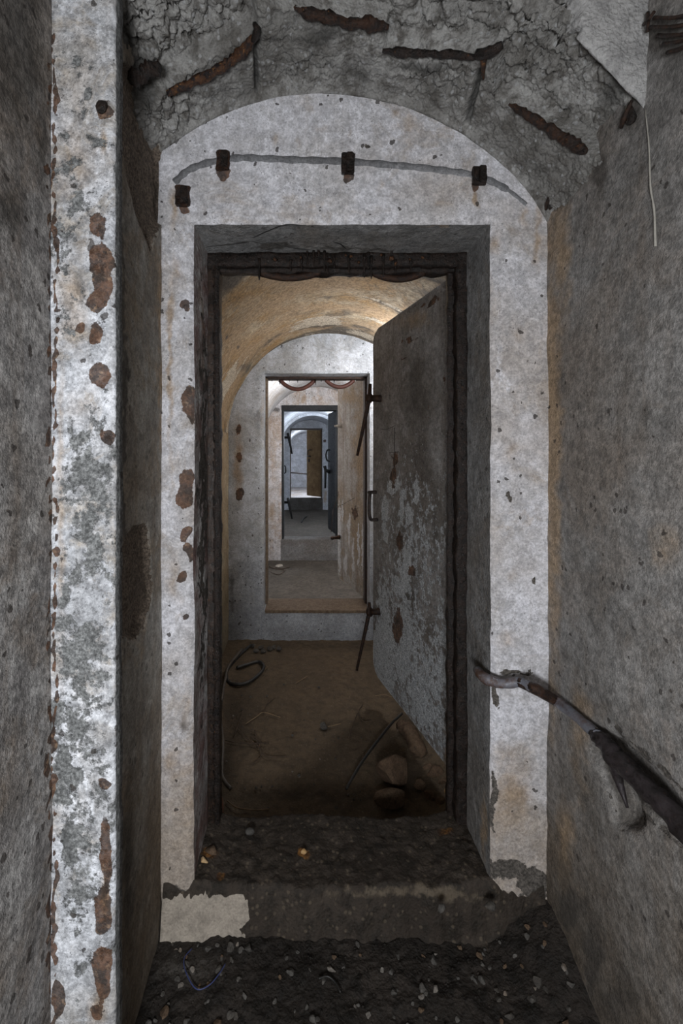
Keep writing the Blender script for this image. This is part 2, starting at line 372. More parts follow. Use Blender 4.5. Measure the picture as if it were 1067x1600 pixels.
def box_mesh(x0, x1, y0, y1, z0, z1, bev=.004, sub=0):
    """box with chamfered edges, world axes"""
    import bmesh
    bm = bmesh.new(); bmesh.ops.create_cube(bm, size=1)
    for v in bm.verts: v.co = ((x0 + x1) / 2 + v.co.x * (x1 - x0), (y0 + y1) / 2 + v.co.y * (y1 - y0), (z0 + z1) / 2 + v.co.z * (z1 - z0))
    if bev: bmesh.ops.bevel(bm, geom=list(bm.edges), offset=bev, segments=2, affect='EDGES')
    if sub: 
        for _ in range(sub): bmesh.ops.subdivide_edges(bm, edges=[e for e in bm.edges if e.calc_length() > .02], cuts=3, use_grid_fill=True)
    bm.verts.index_update(); V = np.array([v.co[:] for v in bm.verts]); Fc = [[v.index for v in f.verts] for f in bm.faces]; bm.free(); return V, Fc
def box(name, b, mat, parent=None, bev=.004, rough=0., sub=0):
    V, Fc = box_mesh(*b, bev=bev, sub=sub)
    if rough: V = V + rough * np.stack([fbm(V, 45, 3, 1), fbm(V, 45, 3, 5), fbm(V, 45, 3, 9)], -1)
    return build(name, V, Fc, mat, parent, smooth=False)
def stone_mesh(seed, sub=2, rough=.35, facet=.0):
    import bmesh
    bm = bmesh.new(); bmesh.ops.create_icosphere(bm, subdivisions=sub, radius=1)
    V = np.array([v.co[:] for v in bm.verts]); Fc = [[v.index for v in f.verts] for f in bm.faces]; bm.free()
    r = np.random.RandomState(seed)
    for _ in range(7):                                   # flatten with random planes: angular broken stone
        n = r.randn(3); n /= np.linalg.norm(n); h = r.uniform(.45, .85); d = V @ n - h
        V = V - np.outer(np.maximum(d, 0), n)
    V = V * (1 + rough * .3 * fbm(V + seed * 3.1, 1.7, 3)[:, None])
    return V, Fc

# ================================================================== STRUCTURE
D1 = 1.22
XL0, XL, XR = -0.451, -0.375, 0.66
# arch of the first bay (circle through three points of the arris above the first doorway)
def circ(a, b, c):
    A = np.array([[2 * (b[0] - a[0]), 2 * (b[1] - a[1])], [2 * (c[0] - a[0]), 2 * (c[1] - a[1])]])
    B = np.array([b[0] ** 2 + b[1] ** 2 - a[0] ** 2 - a[1] ** 2, c[0] ** 2 + c[1] ** 2 - a[0] ** 2 - a[1] ** 2])
    o = np.linalg.solve(A, B); return o[0], o[1], math.hypot(a[0] - o[0], a[1] - o[1])
pts3 = [P(*q, D1) for q in ((255, 235), (520, 147), (845, 330))]
AX, AZ, AR = circ(*[(p[0], p[2]) for p in pts3])
def arch1(x): return AZ + np.sqrt(np.maximum(AR ** 2 - (np.asarray(x) - AX) ** 2, 1e-6))

def wall_yz(x, y0, y1, z0, z1, step, facing=1):
    ny, nz = max(2, int((y1 - y0) / step)), max(2, int((z1 - z0) / step))
    Y, Z = np.meshgrid(np.linspace(y0, y1, ny + 1), np.linspace(z0, z1, nz + 1))
    V = np.stack([np.full_like(Y, x), Y, Z], -1).reshape(-1, 3)
    return V, gfaces(ny, nz, flip=facing < 0)

# --- right wall of the first bay
V, Fc = wall_yz(XR, .25, D1 + .03, -.12, 2.75, .008, -1)
px, py = pix(V)
V = wob(V, .006)
gx, gy = px, py
# gouge that follows the buried part of the hand rail, deeper towards the camera
def seg_d(px, py, a, b):
    ax, ay = a; bx, by = b; t = np.clip(((px - ax) * (bx - ax) + (py - ay) * (by - ay)) / ((bx - ax) ** 2 + (by - ay) ** 2), 0, 1)
    return np.hypot(px - ax - t * (bx - ax), py - ay - t * (by - ay))
g = np.minimum(seg_d(px, py, (948, 1170), (1085, 1300)), seg_d(px, py, (955, 1190), (985, 1275)) * 1.25)
dep = sstep(34, 8, g + 10 * fbm(V, 30, 3, 4)) * .030
V[:, 0] += dep + .004 * dep / .03 * fbm(V, 60, 3, 9)
def ex(col, px, py, V):
    g2 = np.minimum(seg_d(px, py, (945, 1165), (1090, 1305)), seg_d(px, py, (955, 1190), (985, 1275)) * 1.3)
    col[:, 3] = np.maximum(col[:, 3], np.clip(1.0 - g2 / 24, -1, 1))
    rim = np.maximum(0, 1 - np.abs(g2 - 30) / 7); col[:, 1] = np.maximum(col[:, 1], np.where((py < 1330) & (px > 940), rim * .55 - .35, -1))
struct('wall_right', V, Fc, M['wall_right'], 'mottled grey rendered side wall carrying the corroded hand rail', 'wall',
       ochre=[(862, 700, 22, 560, .95), (876, 400, 26, 150, .75), (905, 1150, 26, 130, .6), (880, 1300, 22, 90, .5), (1040, 860, 40, 60, .35)],
       damp=[(935, 265, 14, 60, .8), (985, 175, 22, 40, 1.), (865, 318, 26, 26, .9), (1035, 60, 60, 55, .75), (1000, 260, 12, 40, .5), (960, 1560, 60, 70, .5), (890, 1425, 40, 40, .9), (925, 1500, 26, 90, .9)],
       spall=[], extra=ex)
V, Fc = wall_yz(XR, -2.2, .25, -.12, 2.75, .08, -1)
struct('wall_right', V, Fc, M['wall_right'], 'grey side wall continuing behind the viewpoint', 'wall')
# --- left side: near wall, pilaster, niche wall
V, Fc = wall_yz(XL0, .3, .82, -.12, 2.75, .01, 1)
V = wob(V, .005)
rs_ = [(79 + random.uniform(-3, 3), y + random.uniform(-8, 8), random.uniform(3, 6), random.uniform(5, 16)) for y in range(110, 1600, 26)]
struct('wall_left', V, Fc, M['wall_left'], 'dark mottled grey side wall nearest on the left', 'wall',
       damp=[(30, 60, 60, 240, .8), (20, 330, 50, 60, .5), (66, 200, 12, 180, .6)], rust=[(a, b, c, d, .9) for a, b, c, d in rs_])
V, Fc = wall_yz(XL0, -2.2, .3, -.12, 2.75, .08, 1)
struct('wall_left', V, Fc, M['wall_left'], 'grey side wall on the left behind the viewpoint', 'wall')
# pilaster: face at .82, chamfered arris, thin side returning to the niche wall
xs = np.concatenate([np.linspace(XL0, -.345, 28), [-.340, -.3365, -.336, -.336, -.336]])
ys = np.concatenate([np.full(28, .82), [.8215, .825, .832, .84, .855]])
xs = np.append(xs, [XL]); ys = np.append(ys, [.86])
zs = np.linspace(-.12, 2.75, 320)
V = np.stack([np.tile(xs, (len(zs), 1)), np.tile(ys, (len(zs), 1)), np.tile(zs[:, None], (1, len(xs)))], -1).reshape(-1, 3)
er = np.exp(-((V[:, 0] + .336) / .012) ** 2); V = wob(V, .0025)
V[:, 0] -= er * .004 * np.abs(fbm(V, 22, 4, 77))
rust_p = [(154, 350, 13, 16), (158, 405, 16, 26), (160, 440, 14, 26), (152, 468, 14, 14), (125, 507, 6, 8), (150, 520, 9, 18), (156, 585, 16, 15), (160, 168, 12, 12), (168, 680, 9, 9), (165, 1225, 9, 9), (160, 1410, 10, 28), (165, 1330, 8, 50), (160, 1440, 12, 22),
          (158, 1520, 14, 34), (150, 1570, 8, 12), (88, 1560, 8, 26)] + [(85 + random.uniform(-2, 3), y, random.uniform(2, 4.5), random.uniform(4, 11)) for y in range(60, 1600, 19)]
struct('trim_1', V, gfaces(len(xs) - 1, len(zs) - 1), M['pilaster'], 'whitewashed upright pilaster with brown rust scabs, nearest on the left', 'pilaster',
       rust=[(a, b, c * 1.25, d * 1.2) for a, b, c, d in rust_p],
       spall=[(132, 993, 14, 20), (118, 1035, 20, 14, .7), (103, 1190, 14, 40, .55), (150, 860, 14, 24, .6), (110, 1320, 16, 40, .5), (110, 1030, 55, 80, .13), (105, 1190, 45, 120, .16), (135, 740, 45, 90, .15), (145, 880, 45, 60, .12), (130, 1330, 50, 90, .08), (110, 300, 40, 70, .04), (137, 146, 7, 6)],
       ochre=[(160, 215, 8, 45, .8), (162, 1400, 12, 60, .9), (120, 230, 70, 260, .42), (110, 480, 50, 120, .4), (130, 640, 50, 60, .3), (95, 760, 10, 500, .45), (150, 1560, 20, 60, .5)],
       extra=lambda col, px, py, V_: col.__setitem__((slice(None), 1), np.where((V_[:, 1] > .827), .42, col[:, 1])))
V, Fc = wall_yz(XL, .85, D1 + .03, -.12, 2.35, .006, 1)
px, py = pix(V); V = wob(V, .004)
up_sp = np.maximum.reduce([1 - np.hypot((px - 222 - (py - 240) * .12) / 30, (py - 235) / 150), 1 - np.hypot((px - 200) / 30, (py - 170) / 80)])
lo_sp = 1 - np.hypot((px - 210 + (py - 920) * .10) / 30, (py - 910) / 95)
nz = .25 * fbm(V, 14, 4, 3)
dp = .022 * sstep(.0, .14, up_sp + nz) + .016 * sstep(.0, .14, lo_sp + nz)
V[:, 0] -= dp; V[:, 0] += .006 * fbm(V, 40, 3, 8) * (dp > .004)
def ex(col, px, py, V_):
    col[:, 1] = np.where(dp > .006, 1., np.where(dp > .001, .3, -1.))
struct('wall_left', V, Fc, M['wall_niche'], 'grey brown wall beside the doorway with two deep spalled hollows', 'wall',
       ochre=[(256, 560, 12, 330, .9), (258, 330, 8, 120, .8)], damp=[(200, 1350, 14, 200, .7), (193, 700, 6, 600, .8)], extra=ex)

# --- whitewashed face around a doorway, with its arch
def facewall(name, D, xl, xr, zf, arch, ol, orr, ot, step, mat, label, jag=.004, **kw):
    nx = [max(2, int(round((b - a) / step))) for a, b in ((xl, ol), (ol, orr), (orr, xr))]
    xs = np.concatenate([np.linspace(xl, ol, nx[0] + 1), np.linspace(ol, orr, nx[1] + 1)[1:], np.linspace(orr, xr, nx[2] + 1)[1:]])
    n1 = int((ot - zf) / step); n2 = max(3, int((arch((ol + orr) / 2) - ot) / step))
    rows = []
    for j in range(n1 + 1): rows.append(np.full_like(xs, zf + (ot - zf) * j / n1))
    top = arch(xs)
    for j in range(1, n2 + 1): rows.append(ot + (np.maximum(top, zf + .3) - ot) * j / n2)
    Z = np.array(rows)
    # outside the opening the rows may run past the arch near its springing: clamp them on the arch line
    Z = np.minimum(Z, top[None, :])
    X = np.tile(xs, (len(rows), 1)); Y = np.full_like(X, D)
    dx = np.maximum.reduce([ol - X, X - orr, np.zeros_like(X)]); dz = np.maximum(Z - ot, 0); r = np.hypot(dx, dz)
    Y = Y + .010 * np.maximum(0, 1 - r / .018) ** 2
    V = wob(np.stack([X, Y, Z], -1).reshape(-1, 3), jag)
    fc = gfaces(len(xs) - 1, len(rows) - 1, mask=lambda i, j: not (nx[0] <= i < nx[0] + nx[1] and j < n1))
    return struct(name, V, fc, mat, label, 'wall', **kw)
def reveal(name, D, depth, zs_, ol, orr, ot, step, mat, label, jag=.004, which='all', **kw):
    path = []
    nz_ = max(3, int((ot - zs_) / step)); nx_ = max(3, int((orr - ol) / step))
    if which in ('all', 'left'): path += [(ol, zs_ + (ot - zs_) * k / nz_) for k in range(nz_ + 1)]
    if which in ('all', 'rest'): path += [(ol + (orr - ol) * k / nx_, ot) for k in range(1 if which == 'all' else 0, nx_ + 1)] + [(orr, ot - (ot - zs_) * k / nz_) for k in range(1, nz_ + 1)]
    ny = max(3, int(depth / step)); V = []
    for k in range(ny + 1):
        for (x, z) in path: V.append((x, D + .010 + (depth - .01) * k / ny, z))
    V = wob(np.array(V), jag)
    return struct(name, V, gfaces(len(path) - 1, ny, flip=True), mat, label, 'doorway', **kw)

OL, OR, OT = -.290, .510, 1.28 + .614
def strip(col, px, py, V):
    col[:, 3] = np.maximum(col[:, 3], -1)
facewall('wall_back', D1, XL - .01, XR + .01, -.12, arch1, OL, OR, OT, .0065, M['face'],
         'whitewashed arched wall around the nearest doorway', jag=.005,
         rust=[(288, 478, 9, 8), (293, 622, 13, 22), (300, 640, 8, 20), (291, 765, 14, 30), (288, 838, 10, 16), (296, 865, 7, 14), (286, 900, 9, 9), (287, 962, 6, 7), (745, 290, 8, 10, .8), (545, 272, 9, 14, .8), (349, 268, 9, 10, .7), (286, 325, 10, 12, .7)],
         spall=[(275, 1415, 22, 30), (690, 1000, 1, 1), (790, 1360, 32, 18, .7), (770, 1250, 7, 46, .5), (775, 1085, 7, 24, .8), (835, 1380, 30, 30), (807, 1052, 30, 6, .6), (835, 905, 4, 9), (799, 773, 4, 8), (572, 230, 5, 6)],
         ochre=[(745, 312, 8, 26, 1.), (266, 560, 7, 260, .7), (838, 380, 8, 120, .5), (800, 1240, 50, 130, .55), (300, 1250, 50, 150, .45), (270, 330, 10, 60, .7), (640, 195, 60, 12, .3), (430, 225, 14, 20, .4), (545, 210, 8, 18, .5), (520, 330, 180, 14, .3), (775, 380, 16, 30, .4), (290, 1100, 14, 60, .4), (395, 300, 20, 12, .4), (600, 290, 16, 12, .4), (500, 200, 20, 12, .4), (615, 180, 20, 9, .45), (470, 215, 10, 12, .5), (700, 205, 14, 12, .4), (480, 320, 20, 12, .4), (560, 330, 30, 10, .4), (690, 320, 26, 10, .4), (360, 330, 26, 8, .4), (800, 700, 30, 30, .35), (810, 520, 24, 24, .35), (800, 900, 24, 30, .35), (790, 1000, 30, 20, .4), (270, 1200, 22, 60, .5), (275, 900, 16, 60, .35), (273, 420, 14, 50, .6), (815, 340, 12, 30, .6)],
         damp=[(310, 1400, 30, 14, .6), (290, 1130, 10, 14, .3)])
reveal('trim_2', D1, .20, .0, OL, OR, OT, .007, M['reveal_left'], 'flaking left reveal of the nearest doorway', jag=.005, which='left',
       spall=[(318, 800, 6, 300, .3)], ochre=[(316, 500, 8, 120, .5)])
reveal('trim_3', D1, .20, .0, OL, OR, OT, .007, M['reveal'], 'rough grey lintel and right reveal of the nearest doorway', jag=.005, which='rest',
       damp=[(430, 385, 60, 4, .9), (560, 391, 120, 5, .7), (750, 1040, 10, 30, .9)], ochre=[(700, 350, 60, 3, .5), (757, 1300, 8, 80, .7)])
lint = [o_ for o_ in sc.objects if o_.name == 'trim_3'][0]
for pts_ in ([(322, 386), (345, 384), (372, 381), (392, 378), (405, 381), (425, 380)], [(425, 381), (445, 385), (470, 389), (490, 391)], [(520, 378), (532, 382), (540, 389)], [(395, 372), (440, 352), (480, 351)]):
    q = []
    for x_, y_p in pts_:
        d_ = OT - CZ; d_ = d_ * F / (VY - y_p); q.append(wob(np.array(P(x_, y_p, d_))[None], .005)[0] + (0, 0, -.0005))
    tube('crack', q, [.0006] + [.0022] * 3 + [.0006], M['black'], lint, smooth=5, seg=5, rough=.5)
# back side of that wall, towards the second bay
def vault_fn(cx, zc, R): return lambda x: zc + np.sqrt(np.maximum(R * R - (np.asarray(x) - cx) ** 2, 1e-5))
ROOMS = [  # y0, y1, cx, springing z, R, floor z
    (1.45, 3.35, .1965, 1.417, .7335, -.105),
    (3.60, 6.40, .216, 1.459, .73, -.25),
    (6.65, 11.70, .235, 1.375, .725, -.21),
    (11.95, 17.0, .20, 1.30, .70, -.07)]
DOORS = [(1.22, .23, OL, OR, OT, .115), (3.35, .25, -.278, .504, 1.86, .107), (6.40, .25, -.280, .520, 1.93, .047), (11.70, .25, -.296, .535, 1.872, .08)]
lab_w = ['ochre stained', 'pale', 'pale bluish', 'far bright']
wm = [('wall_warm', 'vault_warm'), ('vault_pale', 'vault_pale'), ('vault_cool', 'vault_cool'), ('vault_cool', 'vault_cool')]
ordn = ['second', 'third', 'fourth', 'last']
for k, (y0, y1, cx, zs_, R, zf) in enumerate(ROOMS):
    st = .02 if k == 0 else .04
    V, Fc = wall_yz(cx - R, y0, y1, zf - .05, zs_, st, 1)
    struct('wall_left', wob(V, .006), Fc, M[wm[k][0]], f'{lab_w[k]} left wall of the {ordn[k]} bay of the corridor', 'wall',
           ochre=[(345, 700, 16, 300, .7)] if k == 0 else [])
    V, Fc = wall_yz(cx + R, y0, y1, zf - .05, zs_, st, -1)
    struct('wall_right', wob(V, .006), Fc, M[wm[k][0]], f'{lab_w[k]} right wall of the {ordn[k]} bay behind the open door', 'wall')
    na, ny = 72, int((y1 - y0) / st)
    A_, Y_ = np.meshgrid(np.linspace(math.pi, 0, na + 1), np.linspace(y0, y1, ny + 1))
    V = np.stack([cx + R * np.cos(A_), Y_, zs_ + R * np.sin(A_)], -1).reshape(-1, 3)
    kw = {}
    if k == 0:
        kw = dict(ochre=[(475, 440, 120, 28, 1.), (430, 480, 90, 26, .8), (500, 508, 60, 14, .9), (370, 530, 30, 50, .9), (600, 430, 60, 20, .3)],
                  damp=[(355, 525, 12, 6, 1.), (372, 540, 14, 5, .9), (520, 490, 90, 8, .4), (380, 575, 40, 14, .5)])
        def exv(col, px, py, V_):
            an = np.arctan2(V_[:, 2] - zs_, V_[:, 0] - cx); q_ = np.stack([V_[:, 1] * 5.5, an * 1.1, an * 0], -1); q_[:, 0] += .5 * fbm(V_, 4, 3, 7)
            col[:, 2] = np.maximum(col[:, 2], np.clip(1.9 * fbm(q_, 1, 4, 71) + .15, -1, .9))
            col[:, 3] = np.maximum(col[:, 3], np.clip(1.9 * fbm(q_, 1.3, 4, 81) - .02, -1, .7))
            col[:, 1] = np.maximum(col[:, 1], np.clip(2.0 * fbm(q_, 1.6, 4, 91) - .45, -1, .5))
        kw['extra'] = exv
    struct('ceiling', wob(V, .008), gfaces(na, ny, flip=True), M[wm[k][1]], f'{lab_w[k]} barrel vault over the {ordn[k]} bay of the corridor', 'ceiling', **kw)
# faces looking back from the bays (they stop the lamps' light)
def plainface(D, r, dr, back):
    cx, zs_, R, zf = r[2], r[3], r[4], r[5]
    facewall('wall_front' if back else 'wall_back', D, cx - R - .01, cx + R + .01, zf - .05, vault_fn(cx, zs_, R + .012), dr[2], dr[3], dr[4], .03 if back else .018,
             M['face2'] if (back or D < 4) else M['face3'] if D < 9 else M['vault_cool'],
             f'plaster wall looking back over the {ordn[ROOMS.index(r)]} bay' if back else
             {3.35: 'bluish whitewashed arched wall around the second doorway', 6.40: 'rust streaked whitewashed arched wall around the third doorway', 11.70: 'small pale arched wall around the furthest doorway'}[D], jag=.004,
             **({} if back else {3.35: dict(rust=[(374, 770, 7, 14, .8), (372, 672, 5, 8, .9), (374, 715, 5, 9, .8)], ochre=[(372, 720, 12, 90, .8), (410, 640, 6, 60, .4)], damp=[(402, 650, 12, 14, .5), (362, 920, 6, 60, .4), (480, 985, 60, 8, .3)]),
                                 6.40: dict(ochre=[(474, 625, 7, 12, 1.), (428, 720, 8, 60, .5), (425, 800, 10, 40, .6), (500, 625, 10, 6, .5)], damp=[(430, 640, 12, 5, .9)]),
                                 11.70: dict(rust=[(507.5, 689, 2.5, 2.5)], ochre=[(508, 775, 5, 20, .8)])}[D]))
plainface(1.45, ROOMS[0], DOORS[0], True)
for k in (1, 2, 3):
    plainface(DOORS[k][0], ROOMS[k - 1], DOORS[k], False)
    plainface(DOORS[k][0] + DOORS[k][1], ROOMS[k], DOORS[k], True)
    reveal(f'trim_{3 + k}', DOORS[k][0], DOORS[k][1], DOORS[k][5] - .05, DOORS[k][2], DOORS[k][3], DOORS[k][4], .02, M['face2'] if k != 2 else M['reveal'],
           ['', 'pale reveal of the second doorway', 'dark grey reveal of the third doorway', 'pale reveal of the furthest doorway'][k])
# last wall, curved like an apse
na, nz_ = 40, 30
r = ROOMS[3]; aps = []
for j in range(nz_ + 1):
    z = r[5] - .05 + (r[3] + r[4] - r[5] + .05) * j / nz_
    hw = r[4] if z < r[3] else math.sqrt(max(r[4] ** 2 - (z - r[3]) ** 2, 1e-4))
    for i in range(na + 1):
        a = math.pi * (1 - i / na); aps.append((r[2] + hw * math.cos(a), 17.0 - .02 + .35 * math.sin(a) * (hw / r[4]), z))
struct('wall_end', wob(np.array(aps), .006), gfaces(na, nz_), M['vault_cool'], 'bluish white curved wall closing the corridor', 'wall')
# shallow arch rib in the fourth bay
na = 60; rib = []; cx, zs_, R = ROOMS[2][2:5]
for (y, rr) in ((9.6, R + .01), (9.6, R - .045), (9.95, R - .045), (9.95, R + .01)):
    for i in range(na + 1):
        a = math.pi * (1 - i / na); rib.append((cx + rr * math.cos(a), y, zs_ + rr * math.sin(a)))
struct('trim_7', np.array(rib), gfaces(na, 3, flip=True), M['vault_cool'], 'pale arch rib under the far vault', 'rib')

# --- broken ceiling of the first bay
a0 = math.atan2(math.sqrt(AR ** 2 - (XL - .03 - AX) ** 2), XL - .03 - AX); a1 = math.atan2(math.sqrt(AR ** 2 - (XR + .03 - AX) ** 2), XR + .03 - AX)
na = 400
prof = [(D1 + .012 - .0032 * k, 0.) for k in range(100)]
y_, o_ = prof[-1]
for k in range(1, 13): prof.append((y_ - .045 * math.sin(k / 12 * math.pi / 2), .045 * (1 - math.cos(k / 12 * math.pi / 2))))
y_, o_ = prof[-1]
for k in range(1, 60): prof.append((y_ - .0003 * k, o_ + .008 * k))
prof = np.array(prof); A_ = np.linspace(a0, a1, na + 1)
rr = AR + prof[:, 1][:, None]
X = AX + rr * np.cos(A_)[None, :]; Z = AZ + rr * np.sin(A_)[None, :]; Y = np.tile(prof[:, 0][:, None], (1, na + 1))
V = np.stack([X, Y, Z], -1); N = np.stack([np.cos(A_)[None, :] * np.ones_like(X), np.zeros_like(X), np.sin(A_)[None, :] * np.ones_like(X)], -1)
fw = sstep(0, .05, prof[:, 1])[:, None, None]; N = N * (1 - fw) + np.array([0, 1., 0]) * fw
V = V.reshape(-1, 3); N = N.reshape(-1, 3); N /= np.linalg.norm(N, axis=1)[:, None]
px, py = pix(V)
b1, b2, idv = worley(V, 26, 3); c1, c2, idc = worley(V, 62, 9)
def line_side(px, a, b): return a[1] + (px - a[0]) * (b[1] - a[1]) / (b[0] - a[0])
Ly = np.where(px < 402, line_side(px, (255, 150), (405, 45)), np.where(px < 600, line_side(px, (455, 15), (605, 42)) + 6, np.where(px < 770, 84, line_side(px, (790, 165), (915, 240)))))
jit = 7 * fbm(V, 18, 4, 5)
above = sstep(-3, 5, Ly - py + jit)
plas = sstep(0, 12, np.minimum(px - (893 + 40 * sstep(60, 150, py)) + 4.5 * jit + 10 * fbm(V, 55, 3, 6), 1000))* sstep(150, 120, py - (px - 960) * 1.)
plas = np.maximum(plas, sstep(0, 1, (px - 972 + 1.5 * jit) / 8) * sstep(158, 140, py + 2 * jit))
coarse = sstep(.1, .5, fbm(V, 6, 3, 44) + .35 * above + .25 * (px > 640) * (py < 150))
h = .034 * above + .006 * fbm(V, 9, 4, 2) + .004 * fbm(V, 40, 4, 6)
Vw = V + .012 * np.stack([fbm(V, 22, 4, 61), fbm(V, 22, 4, 62), fbm(V, 22, 4, 63)], -1)
b1, b2, idv = worley(Vw, 30, 3); c1, c2, idc = worley(Vw, 75, 9); e1_, e2_, ide = worley(Vw, 150, 13)
h += (.002 + .008 * coarse) * (b1 - .45) + (.003 + .004 * coarse) * (c1 - .45) + .0050 * (e1_ - .45) + .0035 * fbm(V, 90, 3, 77) + .012 * coarse * (idv - .5) + .004 * (idc - .5) * (.4 + coarse) + .006 * (1 - 2 * np.abs(fbm(V, 14, 5, 71)))
crack = sstep(.10, .0, (b2 - b1)) * coarse; h += .008 * crack
slot = np.exp(-((px - 402 - .02 * (py - 60) + jit * .15) / 4.0) ** 2) * sstep(48, 60, py) * sstep(160, 145, py)
slot2 = np.exp(-((px - 735 + .25 * (py - 160) + jit * .2) / 4.5) ** 2) * sstep(100, 130, py) * sstep(205, 190, py)
h += .022 * slot + .02 * slot2
h += .012 * sstep(402, 408, px) * sstep(470, 440, px) * sstep(60, 80, py)          # step of the broken shutter board joint
h *= (1 - .93 * plas); h -= .004 * plas
edge = sstep(0, .02, D1 - V[:, 1]); h *= 1.35 * edge
V = V + N * h[:, None]
def ex(col, px_, py_, V_):
    col[:, 2] = np.where(plas > .5, 1., -1 + plas * 1.6)
    col[:, 3] = np.maximum(col[:, 3], np.clip(np.maximum(slot, slot2) * 1.3 - .2 + 0 * px, -1, 1))  # groove shade painted dark into the two slots
    col[:, 3] = np.maximum(col[:, 3], crack * .4 - .3)  # shade painted into the cracks between the lumps
struct('ceiling', V, gfaces(na, len(prof) - 1, flip=True), M['rubble'], 'spalled broken concrete ceiling with exposed rusty bars over the viewpoint', 'ceiling',
       damp=[(225, 130, 30, 60, .9), (200, 60, 14, 80, .7), (500, 60, 60, 26, .6), (660, 105, 90, 12, .6), (340, 140, 60, 40, .25), (560, 110, 60, 40, .35), (850, 260, 50, 20, .3), (960, 150, 30, 50, .5), (700, 20, 60, 20, .3)],  # includes shade painted beneath the bars and in the recess
       spall=[], extra=ex)
# upper ceiling and end wall behind the viewpoint
V, Fc = box_mesh(XL0 - .3, XR + .3, -2.4, 1.2, 2.72, 2.8, bev=0)
struct('ceiling', V, Fc, M['wall_left'], 'plain grey slab above and behind the viewpoint', 'ceiling', smooth=False)
V, Fc = box_mesh(XL0 - .3, XR + .3, -2.3, -2.2, -.15, 2.8, bev=0)
struct('wall_front', V, Fc, M['wall_left'], 'grey wall behind the viewpoint', 'wall', smooth=False)

# --- floors
def floor_patch(name, x0, x1, y0, y1, step, hf, mat, label, cat='floor', **kw):
    nx_, ny_ = int((x1 - x0) / step), int((y1 - y0) / step)
    X, Y = np.meshgrid(np.linspace(x0, x1, nx_ + 1), np.linspace(y0, y1, ny_ + 1))
    V = np.stack([X, Y, np.zeros_like(X)], -1).reshape(-1, 3); V[:, 2] = hf(V)
    return struct(name, V, gfaces(nx_, ny_), mat, label, cat, **kw), V
def h_near(V):
    b1, b2, i1 = worley(V, 30, 2); c1, c2, i2 = worley(V, 75, 5)
    q = .014 * fbm(V, 5, 4, 3) + .008 * (.5 - b1) + .004 * (.5 - c1) + .003 * fbm(V, 60, 3, 8)
    q += .12 * sstep(.46, .66, V[:, 0]) * sstep(.9, 1.2, V[:, 1]) * .75        # mud heaped in the right corner
    return q - .005
floor_patch('floor', XL - .1, XR + .05, .60, 1.25, .0045, h_near, M['mud'], 'dark wet muddy floor littered with gravel in front of the doorway',
            spall=[(290, 1510, 60, 30, .35)])
floor_patch('floor', XL0 - .05, XR + .05, -2.25, .60, .05, lambda V: .01 * fbm(V, 5, 3), M['mud'], 'muddy floor under and behind the viewpoint')
def h_sill(V):
    b1, b2, i1 = worley(V, 30, 12); c1, c2, i2 = worley(V, 80, 15)
    q = .112 + .012 * fbm(V, 7, 4, 31) + .009 * (.5 - b1) + .004 * (.5 - c1) + .003 * fbm(V, 60, 3, 18)
    q += .02 * sstep(.10, .0, V[:, 0] + .29) + .02 * sstep(.38, .5, V[:, 0])
    fr = 1 - sstep(1.185, 1.232, V[:, 1] + .016 * fbm(V, 14, 4, 5) + .004 * (.5 - b1)); q = q - fr * (.13 + .03 * 0)
    bk = sstep(1.46, 1.50, V[:, 1]); return q - bk * .3
floor_patch('trim_8', XL + .005, XR - .01, 1.17, 1.51, .0045, h_sill, M['sill'], 'mud caked raised sill of the nearest doorway', 'sill',
            rust=[(330, 1335, 20, 14, .7), (475, 1330, 10, 9, .8), (345, 1375, 10, 9, .6), (700, 1300, 20, 10, .4)],
            extra=lambda col, px, py, V: col.__setitem__((slice(None), 2), np.clip(np.where((V[:, 2] < .105) & (V[:, 1] < 1.222), 1, -1) - np.maximum(0, (V[:, 0] + .17 + .10 * fbm(V, 18, 4, 66)) / .02) - 1.6 * sstep(.085, .105, V[:, 2] + .03 * fbm(V, 25, 3, 68)), -1, 1)),
            spall=[(650, 1395, 160, 12, .35)])
def h2(V):
    q = ROOMS[0][5] + .010 * fbm(V, 4, 4, 3) + .007 * fbm(V, 20, 4, 7) + .0025 * fbm(V, 60, 2, 7)
    q += .05 * sstep(.42, .70, V[:, 0]) * sstep(2.9, 2.3, V[:, 1]) + .05 * sstep(-.36, -.53, V[:, 0]) * sstep(3.3, 2.4, V[:, 1])
    q += .03 * sstep(1.75, 1.5, V[:, 1]); return q
floor_patch('floor', -.56, .95, 1.46, 3.37, .010, h2, M['dirt'], 'brown dirt floor of the second bay beyond the nearest doorway',
            damp=[(370, 1120, 40, 90, .5), (640, 1210, 60, 60, .6), (508, 1138, 12, 12, .8), (480, 1245, 200, 16, .4), (350, 1200, 30, 80, .6), (600, 1010, 300, 8, .3)])  # darkens the dirt at the clod, sill, left wall and door foot
floor_patch('floor', -.55, .97, 3.58, 6.42, .03, lambda V: ROOMS[1][5] + .012 * fbm(V, 3, 4), M['dirt_far'], 'grey brown dirt floor of the third bay')
floor_patch('floor', -.52, .98, 6.63, 11.72, .05, lambda V: ROOMS[2][5] + .02 * fbm(V, 2, 4), M['dirt_far'], 'grey dirt floor of the fourth bay', damp=[(475, 815, 30, 10, .4)])
floor_patch('floor', -.52, .95, 11.93, 17.4, .08, lambda V: ROOMS[3][5] + .01 * fbm(V, 2, 3), M['face3'], 'pale grey floor of the last bay')
